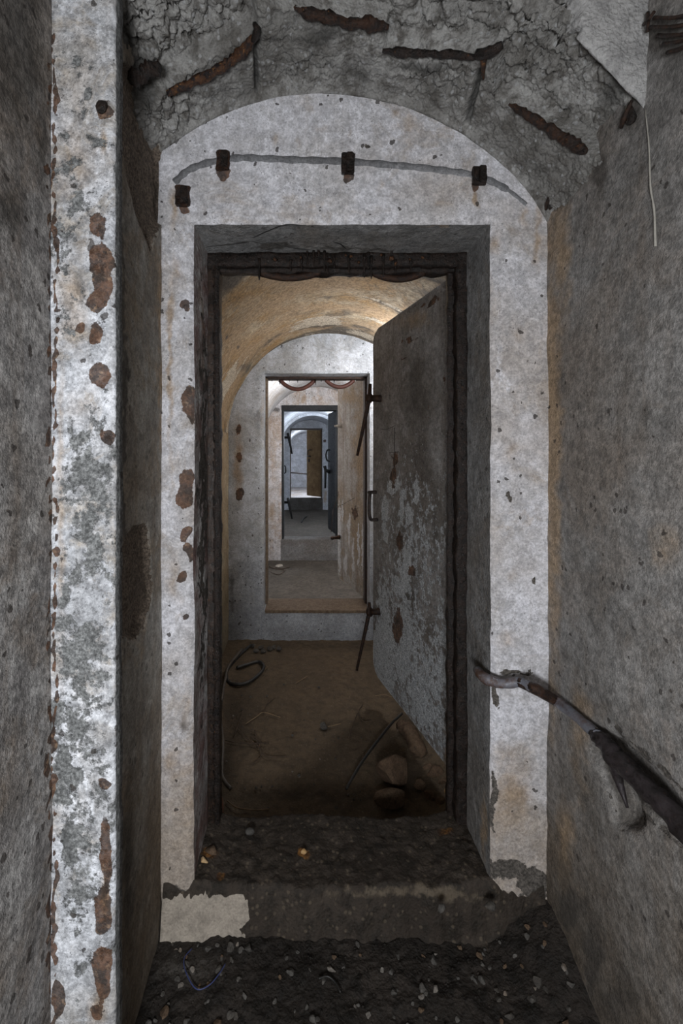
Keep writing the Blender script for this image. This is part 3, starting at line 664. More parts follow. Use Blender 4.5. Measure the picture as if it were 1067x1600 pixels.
for k, nm, mt in ((1, 'rust stained concrete sill of the second doorway', 'face2'), (2, 'grey concrete sill of the third doorway', 'dirt_far'), (3, 'dark rough sill of the furthest doorway', 'dirt_far')):
    d = DOORS[k]; V, Fc = box_mesh(d[2] - .02, d[3] + .02, d[0] - .003, d[0] + d[1] + .003, ROOMS[k - 1][5] - .06, d[5], bev=.008)
    mt = M['face2'] if k == 1 else plaster('sill_grey', (.23, .225, .22), (.16, .155, .15), (.14, .12, .10), mottle=.7, patch=.4) if k == 2 else M['stone_grey']
    struct(f'trim_{8 + k}', V, Fc, mt, nm, 'sill', smooth=False)
V, Fc = box_mesh(-.27, .50, 3.345, 3.62, .09, .114, bev=.004, sub=1)
V[:, 2] += .004 * fbm(V, 20, 3)
struct('trim_12', V, Fc, M['pale_rust'], 'rust coloured crust lying along the second sill', 'sill', smooth=False)

# ================================================================== DOOR FRAMES (steel), gaskets, drips
def gasket(name, x0, x1, z, y, sag, parent, mat, r=.008):
    pts = [(x0 + (x1 - x0) * t, y, z - sag * (1 - (2 * t - 1) ** 2)) for t in np.linspace(0, 1, 9)]
    return tube(name, pts, r, mat, parent, smooth=3, seg=8)
fr = empty('trim_13', (OL, 1.43, 0), 0, 'black rusted steel frame of the nearest doorway with mineral drips hanging from its head', 'door frame', kind='structure')
def rbox(name, b, mat, parent, rough=.004, n=(3, 3, 60)):
    """rough rusty bar: subdivided box surface"""
    x0, x1, y0, y1, z0, z1 = b; import bmesh
    bm = bmesh.new(); bmesh.ops.create_cube(bm, size=1)
    for v in bm.verts: v.co = ((x0 + x1) / 2 + v.co.x * (x1 - x0), (y0 + y1) / 2 + v.co.y * (y1 - y0), (z0 + z1) / 2 + v.co.z * (z1 - z0))
    L = max(x1 - x0, z1 - z0); es = [e for e in bm.edges if e.calc_length() > L * .8]
    bmesh.ops.subdivide_edges(bm, edges=es, cuts=int(L / .012)); 
    bmesh.ops.subdivide_edges(bm, edges=[e for e in bm.edges if e.calc_length() > .022], cuts=2, use_grid_fill=True)
    bm.verts.index_update(); V = np.array([v.co[:] for v in bm.verts]); Fc = [[v.index for v in f.verts] for f in bm.faces]; bm.free()
    V = V + rough * np.stack([fbm(V, 30, 4, 1), .6 * fbm(V, 30, 4, 5), fbm(V, 30, 4, 9)], -1)
    return build(name, V, Fc, mat, parent)
rbox('frame_post', (OL - .006, OL + .024, 1.405, 1.445, .10, OT), M['rust_specked'], fr, .004)
rbox('frame_post', (OL + .016, OL + .036, 1.405, 1.455, .10, OT - .01), M['rust_dark'], fr, .005)
rbox('frame_head', (OL - .01, OR + .01, 1.402, 1.45, OT - .040, OT + .004), M['rust_dark'], fr, .013)
rbox('frame_head', (OL + .01, OR, 1.425, 1.46, OT - .052, OT - .03), M['rust_dark'], fr, .010)
rbox('frame_post', (OR - .030, OR + .006, 1.402, 1.45, .10, OT), M['rust_dark'], fr, .011)
rbox('frame_post', (OR - .046, OR - .012, 1.44, 1.462, .10, OT - .02), M['rust_dark'], fr, .005)
gasket('gasket', P(405, 415, 1.44)[0], P(500, 415, 1.44)[0], OT - .045, 1.44, .018, fr, M['rust'], .012)
gasket('gasket', P(582, 415, 1.44)[0], P(662, 415, 1.44)[0], OT - .045, 1.44, .022, fr, M['rust'], .012)
for (x, yt, yb) in [(405, 412, 438), (454, 414, 424), (471, 412, 424), (480, 395, 416), (490, 398, 418), (507, 400, 426), (512, 412, 429), (522, 408, 420), (545, 408, 426), (569, 405, 434), (580, 408, 436), (599, 405, 432), (618, 414, 426), (642, 414, 424), (575, 402, 420), (498, 400, 414), (612, 398, 414)]:
    d = 1.392
    p0, p1 = np.array(P(x, yt - 8, d)), np.array(P(x, yb, d)); p0[2] = max(p0[2], OT - .05)
    tube('stalactite', [p0, p0 * .5 + p1 * .5, p0 * .15 + p1 * .85, p1], [.0048, .0026, .0034, .0010], M['rust_dark'], fr, smooth=3, seg=6, rough=.3, seed=x)
for (x, y, r_) in [(515, 408, 5), (549, 401, 4), (540, 399, 3), (612, 404, 5), (618, 412, 4), (470, 402, 3), (430, 405, 4), (640, 405, 3), (660, 402, 3), (560, 410, 3), (596, 398, 3)]:
    V, Fc = stone_mesh(x, 1); p = np.array(P(x, y, 1.375)); build('rust_blister', V * r_ * .0019 + p, Fc, M['rust_bright'], fr)
fr2 = empty('trim_14', (-.278, 3.58, 0), 0, 'thin rust brown steel frame of the second doorway with sagging red gasket loops', 'door frame', kind='structure')
box('frame_post', (-.279, -.262, 3.50, 3.60, .11, 1.86), M['pale_rust'], fr2, .003)
box('frame_post', (.488, .505, 3.50, 3.60, .11, 1.86), M['rust'], fr2, .003)
box('frame_head', (-.279, .505, 3.50, 3.60, 1.842, 1.862), M['rust'], fr2, .003)
gasket('gasket', P(437, 592, 3.58)[0], P(492, 592, 3.58)[0], 1.845, 3.585, .072, fr2, M['redrubber'], .016)
gasket('gasket', P(509, 592, 3.58)[0], P(553, 592, 3.58)[0], 1.845, 3.585, .055, fr2, M['redrubber'], .016)
for x, l in ((437, 8), (452, 5), (465, 6), (493, 9), (502, 5), (522, 6), (425, 4)):
    p0 = np.array(P(x, 591, 3.56)); tube('stalactite', [p0, p0 + (0, 0, -l * .006)], [.006, .002], M['rust_dark'], fr2, smooth=1, seg=5)
fr3 = empty('trim_15', (-.28, 6.6, 0), 0, 'black steel frame of the third doorway', 'door frame', kind='structure')
box('frame_post', (-.281, -.250, 6.42, 6.63, .05, 1.93), M['leaf_dark'], fr3, .003)
box('frame_post', (.49, .521, 6.42, 6.63, .05, 1.93), M['leaf_dark'], fr3, .003)
box('frame_head', (-.281, .521, 6.39, 6.63, 1.865, 1.935), M['leaf_dark'], fr3, .003)
fr4 = empty('trim_16', (-.296, 11.9, 0), 0, 'thin brown frame of the furthest doorway', 'door frame', kind='structure')
box('frame_post', (-.297, -.275, 11.72, 11.93, .08, 1.87), M['leaf_brown'], fr4, .003)
box('frame_post', (.515, .536, 11.72, 11.93, .08, 1.87), M['leaf_brown'], fr4, .003)
box('frame_head', (-.297, .536, 11.69, 11.93, 1.845, 1.885), M['steel'], fr4, .003)

# ================================================================== DOORS
def leaf(name, A, B, z0, z1, t, side, mat, label, ch=.06, edge_mat=None, **kw):
    """leaf from hinge A to free edge B (plan); the visible skin lies on A-B, thickness away from `side`"""
    A = np.array(A, float); B = np.array(B, float); wd = np.linalg.norm(B - A); u = (B - A) / wd
    rz = math.atan2(u[1], u[0]); root = empty(name, (A[0], A[1], z0), rz, label, 'door', kind='structure')
    n = np.array([-u[1], u[0]]) * side
    # outline with cut free corners
    H = z1 - z0; nz_, nx_ = 90, 40
    V = []; 
    zz = np.linspace(0, 1, nz_ + 1); xx = np.linspace(0, 1, nx_ + 1)
    for layer in (0, 1):
        for j in zz:
            z = j * H
            cut = max(0, ch - min(z, H - z)) ; cut = ch - math.sqrt(max(ch * ch - cut * cut, 0)) if cut > 0 else 0
            for i in xx:
                s = i * (wd - cut)
                e = min(s, (wd - cut) - s, z, H - z); rd = .006 * max(0, 1 - e / .012) ** 2 if e < .012 else 0
                off = -rd if layer == 0 else -t + rd
                q = A + u * s + n * off; V.append((q[0], q[1], z0 + z))
    V = np.array(V); NN = (nz_ + 1) * (nx_ + 1)
    V[:NN] = V[:NN] + np.array([n[0], n[1], 0]) * (.0025 * fbm(V[:NN], 4, 3, 2))[:, None]
    f0 = gfaces(nx_, nz_, flip=(side > 0)); f = list(f0) + [tuple(NN + q for q in ff[::-1]) for ff in f0]
    loop = [i for i in range(nx_ + 1)] + [(j) * (nx_ + 1) + nx_ for j in range(1, nz_ + 1)] + [nz_ * (nx_ + 1) + i for i in range(nx_ - 1, -1, -1)] + [j * (nx_ + 1) for j in range(nz_ - 1, 0, -1)]
    for k in range(len(loop)):
        a, b = loop[k], loop[(k + 1) % len(loop)]; ff = (a, b, b + NN, a + NN); f.append(ff if side < 0 else ff[::-1])
    o = build('door_panel', V, f, mat, root); wear(o, V, **kw)
    return root, u, n
A1 = np.array([.603, 1.50]); B1 = np.array([.386, 2.49])
def w1(px, py, off=0., A=A1, B=B1):
    """point on a leaf's skin seen at a pixel"""
    u = (B - A) / np.linalg.norm(B - A); k = (px - VX) / F
    # A + s u = (k d, d)
    s = (A[0] - k * A[1]) / (k * u[1] - u[0]); q = A + s * u; n = np.array([-u[1], u[0]])
    p = np.array([q[0], q[1], CZ + (VY - py) / F * q[1]]); return p + np.array([n[0], n[1], 0]) * off
d1, u1, n1_ = leaf('door_1', A1, B1, .077, 1.937, .055, 1, M['leaf'], 'heavy grey blast door standing open behind the nearest doorway, white drips down its skin', ch=.075,
    spall=[(601, 795, 5, 26, .9), (612, 760, 5, 12, .8), (622, 755, 4, 12, .8), (628, 790, 5, 30, .6), (650, 770, 4, 26, .8), (640, 800, 5, 20, .5), (600, 830, 4, 26, .6), (612, 1000, 5, 30, .6), (590, 1020, 7, 60, .7), (632, 1040, 3, 34, .8), (605, 1060, 8, 30, .55), (635, 880, 16, 40, .35), (660, 1100, 12, 50, .3), (690, 1130, 8, 80, .25), (630, 960, 30, 30, .2), (625, 915, 20, 26, .35), (630, 1010, 45, 90, .22), (660, 1080, 45, 110, .22), (600, 1000, 14, 120, .35), (650, 860, 40, 90, .10), (690, 1040, 10, 150, .2)],  # besides the drips, wide faint entries make the lower skin paler and bluer
    rust=[(618, 715, 5, 12, .55), (616, 745, 6, 16, .55), (625, 845, 6, 16, .6), (643, 890, 8, 10, .6), (622, 980, 9, 26, .6), (697, 600, 3, 20, .3), (668, 640, 2, 10, .4), (640, 560, 26, 2, .4), (636, 532, 20, 4, .55), (663, 478, 22, 3, .6), (682, 470, 9, 4, .6)],
    damp=[(650, 610, 40, 110, .5), (640, 930, 16, 30, .5), (655, 720, 30, 60, .4), (600, 800, 5, 60, .3), (680, 820, 10, 100, .5)],
    ochre=[(708, 900, 8, 330, .9), (640, 500, 50, 24, .4), (700, 1180, 16, 60, .5)])
# edge angle on the hinge side
tube('scratch_mark', [w1(609, 707, .002), w1(624, 706, .002)], .0012, M['scratch'], d1, smooth=1, seg=4)
tube('scratch_mark', [w1(617, 668, .002), w1(617, 708, .002), w1(615, 742, .002)], .0012, M['scratch'], d1, smooth=2, seg=4)
tube('scratch_mark', [w1(595, 670, .002), w1(604, 671, .002), w1(618, 665, .002)], .0012, M['scratch'], d1, smooth=3, seg=4)
def latch(parent, root_p, tip, dirn, pivot_up, name='latch', r=.017, mat='rust', rl=.010):
    """bolt boss through the leaf plus the hanging lever bar"""
    root_p, tip, dirn = map(np.array, (root_p, tip, dirn))
    parent = tube(name, [root_p, root_p + dirn * .5, root_p + dirn], [r * 1.2, r, r], M[mat], parent, smooth=1, seg=12, rough=.15)
    e = root_p + dirn
    tube('latch_boss', [e - dirn * .15, e + dirn * .12], [r * 1.45, r * 1.45], M[mat], parent, smooth=1, seg=10, rough=.1)
    tube('latch_lever', [e + pivot_up, e, tip], [rl * .9, rl * 1.25, rl * .8], M[mat], parent, smooth=1, seg=6, rough=.08)
nn = np.array([n1_[0], n1_[1], 0])
def at(px, py, d): return np.array(P(px, py, d))
e1 = at(577, 622, 2.40); latch(d1, w1(595, 623, -.01), at(558, 712, 2.38), e1 - w1(595, 623, -.01), np.array((.004, 0, .075)))
e2 = at(577, 956, 2.42); latch(d1, w1(593, 956, -.01), at(557, 1048, 2.32), e2 - w1(593, 956, -.01), np.array((.0, 0, .05)), rl=.009)
tube('handle', [w1(588, 769, 0), w1(588, 769, .04) + (-.0, 0, 0), at(578, 771, 2.40), at(577, 782, 2.39), at(577, 802, 2.39), at(579, 811, 2.40), w1(590, 812, .03), w1(590, 812, 0)], .009, M['steel'], d1, smooth=4, seg=8)
for z in (.45, 1.55):
    q = np.array([A1[0] + .01, A1[1] - .005, z]); tube('hinge', [q, q + (0, 0, .16)], .016, M['rust_dark'], d1, smooth=1, seg=10)

A2 = np.array([.560, 3.64]); B2 = np.array([.345, 4.40])
w2 = lambda px, py, off=0.: w1(px, py, off, A2, B2)
d2, u2, n2_ = leaf('door_2', A2, B2, .065, 1.90, .07, 1, M['leaf_tan'], 'tan streaked blast door standing open behind the second doorway', ch=.05,
    ochre=[(562, 700, 10, 120, .9), (545, 620, 18, 20, .8), (556, 820, 12, 60, .5)], spall=[(530, 840, 3, 60, .6), (545, 830, 2, 30, .7), (560, 850, 2, 40, .7), (552, 870, 2, 30, .7), (567, 860, 2, 50, .6), (540, 880, 3, 20, .6), (535, 800, 2, 20, .6)],
    rust=[(555, 800, 5, 14, .35)])
for (px_, py_, mt, dd) in ((533, 666, 'whitejunk', (-.055, -.03, 0)), (531, 839, 'rust_bright', (-.065, -.03, -.003))):
    p0 = w2(px_, py_, -.01); tube('latch', [p0, p0 + np.array(dd)], [.024, .012], M[mt], d2, smooth=1, seg=10, rough=.4)
    V, Fc = stone_mesh(px_, 2); build('latch_boss', V * (.022 if mt == 'rust_bright' else .012) + (p0 + np.array(dd) * 1.25), Fc, M[mt], d2)
tube('wire', [w2(555, 778, .01), w2(540, 788, .03), w2(528, 795, .05), at(519, 806, 4.3)], .0022, M['steel'], d2, smooth=3, seg=5)
tube('wire', [w2(530, 768, .01), at(528, 775, 4.3), at(523, 790, 4.28), at(519, 812, 4.27), at(517, 832, 4.27)], .0026, M['twig'], d2, smooth=4, seg=5)
tube('hinge', [(.545, 3.60, .40), (.545, 3.60, .54)], .016, M['rust'], d2, smooth=1, seg=8)
tube('hinge', [(.545, 3.60, 1.40), (.545, 3.60, 1.54)], .016, M['rust'], d2, smooth=1, seg=8)

A3 = np.array([.545, 6.66]); B3 = np.array([.428, 7.42])
w3 = lambda px, py, off=0.: w1(px, py, off, A3, B3)
d3, u3, n3_ = leaf('door_3', A3, B3, .03, 1.90, .06, 1, M['leaf_dark'], 'black steel door open on the right of the third doorway', ch=.04)
def sp(px, py, d): return at(px, py, d)
tube('handle', [w3(515.5, 703), sp(511.5, 703.5, 7.3), sp(509.5, 709, 7.28), sp(509.5, 714, 7.28), sp(511, 719, 7.28), w3(515, 721)], .013, M['leaf_dark'], d3, smooth=4, seg=7)
tube('latch', [w3(515, 738), sp(508.5, 734, 7.25)], [.03, .022], M['leaf_dark'], d3, smooth=1, seg=8)
tube('latch_lever', [sp(507, 728, 7.25), sp(508.5, 736, 7.25), sp(508, 763, 7.25)], [.03, .022, .016], M['leaf_dark'], d3, smooth=2, seg=6)
d4, u4, n4_ = leaf('door_4', (-.285, 6.66), (-.330, 7.42), .03, 1.90, .05, -1, M['leaf_dark'], 'black steel door edge on at the left of the third doorway', ch=.04)
for (yy, y2) in ((683.5, 709), (785, 811)):
    tube('latch', [(-.33, 7.35, CZ + (VY - yy) / F * 7.3), sp(451, yy, 7.2)], [.022, .02], M['leaf_dark'], d4, smooth=1, seg=8)
    tube('latch_lever', [sp(449.5, yy - 7, 7.2), sp(451, yy, 7.2), sp(456.3, y2, 7.15)], [.02, .024, .014], M['leaf_dark'], d4, smooth=1, seg=6)
tube('handle', [(-.33, 7.30, CZ + (VY - 727.5) / F * 7.3), sp(445, 728, 7.3), sp(446.3, 733, 7.28), sp(445.5, 739, 7.28), (-.33, 7.30, CZ + (VY - 740) / F * 7.3)], .011, M['leaf_dark'], d4, smooth=4, seg=7)
A5 = np.array([.545, 11.97]); B5 = np.array([.141, 12.52])
w5 = lambda px, py, off=0.: w1(px, py, off, A5, B5)
d5, u5, n5_ = leaf('door_5', A5, B5, .085, 1.88, .05, 1, M['leaf_brown'], 'brown wooden door half open in the furthest doorway', ch=.02)
tube('handle', [w5(487, 703, 0), w5(487, 703, .05), w5(484, 704, .06), w5(483, 711, .06)], .012, M['steel'], d5, smooth=2, seg=6)
tube('latch', [w5(481, 712.5, .01), w5(486, 713, .03)], .02, M['steel'], d5, smooth=1, seg=6)
tube('keyhole_plate', [w5(483, 717, .01), w5(483, 722, .01)], .022, M['steel'], d5, smooth=1, seg=6)

# ================================================================== BARS, STUBS AND RAIL OF THE FIRST BAY
def ceil_hit(px, py, below=.0):
    for d in np.arange(.5, 1.22, .0015):
        p = P(px, py, d)
        if p[2] >= float(arch1(p[0])) - below: return np.array(p)
    return np.array(P(px, py, 1.21))
GB = 'rusty reinforcing bars in the broken ceiling'
def rebar(pts, r, label, mat='rust', extra=None, below=.004):
    q = [ceil_hit(x, y, below) for x, y in pts]
    base = q[0]; root = empty('rusty_rebar', tuple(base), 0, label, 'rebar', GB)
    q = [p_ + np.array([random.uniform(-1, 1), 0, random.uniform(-1, 1)]) * .0025 for p_ in q]
    rr_ = np.interp(np.linspace(0, 1, 12), np.linspace(0, 1, max(2, np.size(r))), np.resize(r, max(2, np.size(r)))) * 1.2 * np.array([.45, .85, 1.1, .9, 1.15, .85, 1.05, .9, 1.2, .95, .9, .6])
    tube('bar', q, rr_, M[mat], root, smooth=9, seg=12, rough=.8, seed=pts[0][0])
    for j_ in range(9):
        t_ = random.random() * (len(q) - 1.01); i_ = int(t_); c_ = q[i_] * (1 - t_ + i_) + q[i_ + 1] * (t_ - i_)
        blob('rust_blister', c_ + np.array([random.uniform(-.006, .006), -.006, random.uniform(-.007, .003)]), [random.uniform(.002, .0042)] * 3, M['rust_bright' if j_ % 3 else 'rust_dark'], root, j_ + 7, 1)
    if extra: extra(root)
    return root
def blob(name, p, s, mat, parent, seed=1, sub=2):
    V, Fc = stone_mesh(seed, sub); return build(name, V * np.array(s) + np.array(p), Fc, mat, parent)
def ex1(r): tube('bent_end', [ceil_hit(396, 62, .006), ceil_hit(402, 48, .012), ceil_hit(398, 38, -.005)], [.007, .0085, .006], M['rust_dark'], r, smooth=3, seg=7, rough=.5)
rebar([(261, 148), (285, 134), (330, 113), (362, 96), (385, 72), (398, 60)], .0078, 'orange and black rusty bar slanting over the left of the doorway arch', 'rust_bright', ex1)
rebar([(461, 14), (490, 22), (540, 34), (575, 38), (606, 44)], [.006, .009, .008, .0095, .007], 'blistered rusty bar at the top centre of the ceiling', 'rust')
def ex3(r):
    tube('bent_end', [ceil_hit(745, 85, .006), ceil_hit(765, 82, .016), ceil_hit(785, 70, .004)], [.008, .011, .008], M['rust_dark'], r, smooth=3, seg=7, rough=.5)
    tube('stalactite', [ceil_hit(756, 92, .012), ceil_hit(755, 108, .014) , ceil_hit(755, 124, .016)], [.007, .005, .0025], M['rust_bright'], r, smooth=2, seg=6, rough=.3)
rebar([(598, 80), (640, 84), (690, 86), (745, 90)], .0066, 'dark rusty bar with a hooked end above the doorway, right of centre', 'rust_dark', ex3)
rebar([(795, 164), (820, 178), (860, 202), (890, 220), (917, 238)], [.005, .0065, .007, .0085, .0085], 'flaking rusty bar slanting down to the right wall', 'rust')
rebar([(203, 128), (222, 118), (238, 108), (250, 96)], [.014, .012, .013, .009], 'short thick rusty bar in the dark upper left corner', 'rust_dark')
def stub(px, py, wpx, hpx, d, label, mat='rust', proud=.02, face='y'):
    c = np.array(P(px, py, d)); w_ = wpx / F * d / 2; h_ = hpx / F * d / 2
    root = empty('rusty_bracket', (c[0], c[1], c[2] - h_), 0, label, 'bracket', 'rusty square bracket stubs')
    if face == 'y':
        b = (c[0] - w_, c[0] + w_, d - proud, d + .015, c[2] - h_, c[2] + h_)
        V, Fc = box_mesh(*b, bev=.002, sub=1); V = V + .0055 * np.stack([fbm(V, 70, 3, 1), fbm(V, 70, 3, 2), fbm(V, 70, 3, 3)], -1)
        build('plate', V, Fc, M[mat], root, smooth=False)
        V, Fc = box_mesh(c[0] - w_ * .25, c[0] + w_ * .8, d - proud * 1.6, d - proud * .7, c[2] - h_ * .9, c[2] + h_ * .9, bev=.002, sub=1)
        build('bolt_end', V + .002 * np.stack([fbm(V, 90, 2, 4)] * 3, -1), Fc, M['rust_dark'], root, smooth=False)
    return root
stub(349, 253, 20, 28, D1, 'rusty square bracket stub left of the arch crown', proud=.012)
stub(543, 258, 20, 30, D1, 'dark rusty bracket stub at the middle of the arch', 'rust_dark', .014)
stub(747, 278, 20, 26, D1, 'black lumpy bracket stub above an orange rust run', 'rust_dark', .016)
stub(286, 308, 22, 30, D1, 'rusty square bracket stub at the upper left corner of the doorway wall', 'rust', .010)
# brackets on the right wall
for (px, py, lab, s) in ((862, 314, 'broken dark bracket where the doorway wall meets the right wall', (.014, .012, .024)), (985, 178, 'corroded bracket high on the right wall', (.012, .014, .022))):
    c = np.array(on_right(px, py, .652)); root = empty('rusty_bracket', (c[0], c[1], c[2] - s[2]), 0, lab, 'bracket', 'rusty square bracket stubs')
    blob('plate', c, s, M['rust_dark'], root, px)
    tube('bent_strip', [c + (-.004, .02, -.012), c + (-.012, .0, -.006), c + (-.01, -.018, .014)], [.004, .005, .003], M['rust'], root, smooth=3, seg=6, rough=.3)
# thin dark grey strip arching over the white face between the brackets
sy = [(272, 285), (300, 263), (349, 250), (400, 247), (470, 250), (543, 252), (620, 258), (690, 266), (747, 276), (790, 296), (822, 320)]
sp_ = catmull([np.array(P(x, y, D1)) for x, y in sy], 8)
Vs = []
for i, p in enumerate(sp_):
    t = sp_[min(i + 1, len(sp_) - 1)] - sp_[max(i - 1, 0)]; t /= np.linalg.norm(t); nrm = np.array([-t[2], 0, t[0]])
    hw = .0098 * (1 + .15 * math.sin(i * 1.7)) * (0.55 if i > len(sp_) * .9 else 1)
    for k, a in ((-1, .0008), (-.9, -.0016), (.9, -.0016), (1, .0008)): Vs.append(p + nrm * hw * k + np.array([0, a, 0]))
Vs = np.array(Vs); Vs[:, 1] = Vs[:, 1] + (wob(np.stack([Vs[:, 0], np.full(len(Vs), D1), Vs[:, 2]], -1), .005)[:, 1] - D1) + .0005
o = struct('trim_17', Vs, gfaces(3, len(sp_) - 1, flip=False), M['greystrip'], 'dark grey strip arching between the brackets', 'scar')
# cluster of rusty bars sticking out at upper right
root = empty('rusty_rebar', on_right(1040, 60, .65), 0, 'bundle of thin rusty bars poking out at the top right corner', 'rebar', GB)
for k, (x0, y0, x1_, y1_) in enumerate([(1006, 38, 1022, 18), (1022, 28, 1075, 24), (1016, 42, 1075, 38), (1028, 55, 1075, 52), (1036, 68, 1078, 60), (1042, 82, 1080, 68), (1012, 20, 1012, 50)]):
    tube('bar', [on_right(x0, y0, .645 - .004 * (k % 3)), on_right((x0 + x1_) / 2, (y0 + y1_) / 2 + 2, .638), on_right(x1_, y1_, .642)], .0032, M['rust'], root, smooth=3, seg=6, rough=.3, seed=k)
# pilaster bolt
root = blob('rust_nodule', P(160, 168, .815), (.012, .012, .013), M['rust_dark'], None, 5); tag(root, 'black rust nodule high on the white pilaster', 'rust nodule')
# hand rail
rail = empty('hand_rail', on_right(1000, 1230, .645), 0, 'corroded flattened pipe hand rail running down the right wall from the doorway', 'hand rail')
pr = [P(746, 1047, 1.255), P(758, 1060, 1.205), P(785, 1068, 1.19), P(812, 1066, 1.175), P(838, 1078, 1.13)] + [on_right(x, y, .640) for x, y in ((868, 1094), (900, 1120), (938, 1152))]
tube('painted_pipe', pr, [.012, .014, .013, .012, .012, .0135, .012, .012], M['pipe'], rail, smooth=6, seg=12, rough=.18, seed=2)
pr2 = [on_right(x, y, .640) for x, y in ((930, 1146), (945, 1162), (965, 1185), (995, 1215), (1030, 1250), (1075, 1298), (1140, 1368), (1300, 1540))]
tube('corroded_pipe', pr2, [.014, .018, .020, .019, .019, .020, .020, .020], M['pipe_dark'], rail, smooth=6, seg=12, rough=.35, seed=5)
tube('broken_wall_tie', [on_right(955, 1180, .646), on_right(965, 1215, .66), on_right(980, 1262, .664)], [.012, .010, .003], M['pipe_dark'], rail, smooth=4, seg=8, rough=.4)
tube('rusty_band', [pr[3], (np.array(pr[3]) * .4 + np.array(pr[4]) * .6), pr[4], pr[5]], [.0128, .0134, .0132, .0125], M['rust'], rail, smooth=4, seg=10, rough=.2)
# pale mineral runs on the right wall
for (pts, r_) in (([(1008, 170), (1014, 230), (1016, 290), (1022, 330), (1024, 385)], .0022), ([(980, 140), (978, 170), (972, 200)], .0016)):
    o = tube('mineral_run', [on_right(x, y, .6575) for x, y in pts], [r_ * .4, r_ * .7, r_ * .8, r_ * 1.1], M['stone_run'], None, smooth=5, seg=6, rough=.3)
    tag(o, 'pale mineral run trickling down the upper right wall' if r_ > .002 else 'short pale mineral run beside the top right bars', 'mineral run')

# ================================================================== SECOND BAY: cables, rods, stones, twigs
zf = ROOMS[0][5]
def fl(px, py, lift=.012, z=zf): return np.array(on_floor(px, py, z)) + np.array((0, 0, lift))
def fthing(name, pts, r, mat, label, cat, group=None, lift=.012, z=zf, **kw):
    q = [p if len(p) == 3 else fl(p[0], p[1], lift, z) for p in pts]
    o = tube(name, q, r, mat, None, **kw); return tag(o, label, cat, group)
fthing('loose_hose', [(392, 1012), (372, 1030), (356, 1050), (354, 1064), (362, 1073), (385, 1072), (405, 1058), (412, 1046), (404, 1038), (388, 1042), (370, 1048)], .010, M['black'],
       'black hose coiled in a loop on the dirt at the left', 'hose', lift=.018, smooth=8, seg=8)
fthing('loose_cable', [(378, 1026), (358, 1052), (352, 1074), (346, 1110), (344, 1135), (348, 1180), (346, 1225), (352, 1242), (360, 1252)], .008, M['cable'],
       'long grey cable lying along the left wall towards the doorway', 'cable', lift=.05, smooth=8, seg=8)
fthing('loose_cable', [(344, 1166), (334, 1180), (328, 1196)], .009, M['black'], 'short black cable end beside the left door post', 'cable', lift=.05, smooth=5, seg=8)
fthing('pink_hose', [(322, 1240, 0), (330, 1234, 0), (338, 1240, 0), (342, 1256, 0), (340, 1278, 0)], .0, M['pinkrubber'], 'x', 'hose') if False else None
q = [np.array(P(x, y, 1.50)) for x, y in ((318, 1246), (326, 1236), (336, 1238), (343, 1252), (344, 1282), (343, 1330))]
tag(tube('pink_hose', q, .0115, M['pinkrubber'], None, smooth=6, seg=10), 'curved pink rubber hose stub behind the left foot of the door frame', 'hose')
fthing('bent_rod', [(541, 1252), (565, 1210), (592, 1172), (612, 1146), (622, 1136), (628, 1130)], .006, M['black'], 'thin black bent rod leaning over the stones near the open door', 'rod', lift=.05, smooth=6, seg=7)
def stone(name, px, py, s, mat, label, cat='stone', group=None, seed=1, rz=0., z=zf, sub=3, lift=0., rx=0.):
    p = np.array(on_floor(px, py, z)); V, Fc = stone_mesh(seed, sub)
    V = V * np.array(s); c, s_ = math.cos(rz), math.sin(rz); V = np.stack([V[:, 0] * c - V[:, 1] * s_, V[:, 0] * s_ + V[:, 1] * c, V[:, 2]], -1)
    V = V + p; V[:, 2] += -V[:, 2].min() + z + lift
    o = build(name, V, Fc, mat, None, smooth=False); nowear(o); return tag(o, label, cat, group)
stone('concrete_block', 618, 1222, (.092, .060, .075), M['stone_brown'], 'larger angular brown block lying under the open door', seed=12, rz=.3, lift=-.005)
stone('flat_stone', 610, 1262, (.072, .038, .032), M['stone_brown'], 'flat rounded brown stone just behind the sill', seed=25, rz=.05, lift=.005)
V_, F_ = tube_mesh([fl(624, 1142, .03), fl(640, 1158, .035), fl(652, 1178, .03), fl(664, 1188, .02)], [.022, .036, .034, .018], seg=12, smooth=5, rough=.5)
o = build('long_stone', V_, F_, M['stone_brown'], None); nowear(o); tag(o, 'elongated pale brown lump beside the foot of the open door', 'stone')
for k, (x, y, s) in enumerate([(680, 1215, .045), (695, 1232, .035), (668, 1205, .03), (705, 1244, .028), (655, 1232, .03), (672, 1250, .03), (690, 1258, .026)]):
    stone('rubble_lump', x, y, (s, s * .8, s * .6), M['stone_brown'], ['biggest earthy lump touching the foot of the nearest open door', 'earthy lump under the hinge side of the nearest open door', 'earthy lump between the long stone and the open door', 'small earthy lump nearest the right door post', 'earthy lump just right of the angular brown block', 'earthy lump beside the flat stone behind the sill', 'smallest earthy lump against the sill at the right'][k], 'stone', 'rubble heaped under the open door', seed=30 + k, rz=k)
o = blob('yellow_crust_lump', P(700, 1236, 1.62), (.014, .012, .016), M['yellow'], None, 8); tag(o, 'small yellow mineral lump at the hinge foot of the open door', 'mineral lump')
stone('dark_clod', 506, 1139, (.022, .022, .016), M['stone_grey'], 'dark round clod in the middle of the dirt floor', 'clod', seed=4)
fthing('straw', [(512, 1139), (522, 1137), (533, 1134)], .0022, M['straw'], 'single pale straw sticking out of the dark clod', 'straw', lift=.012, smooth=2, seg=5)
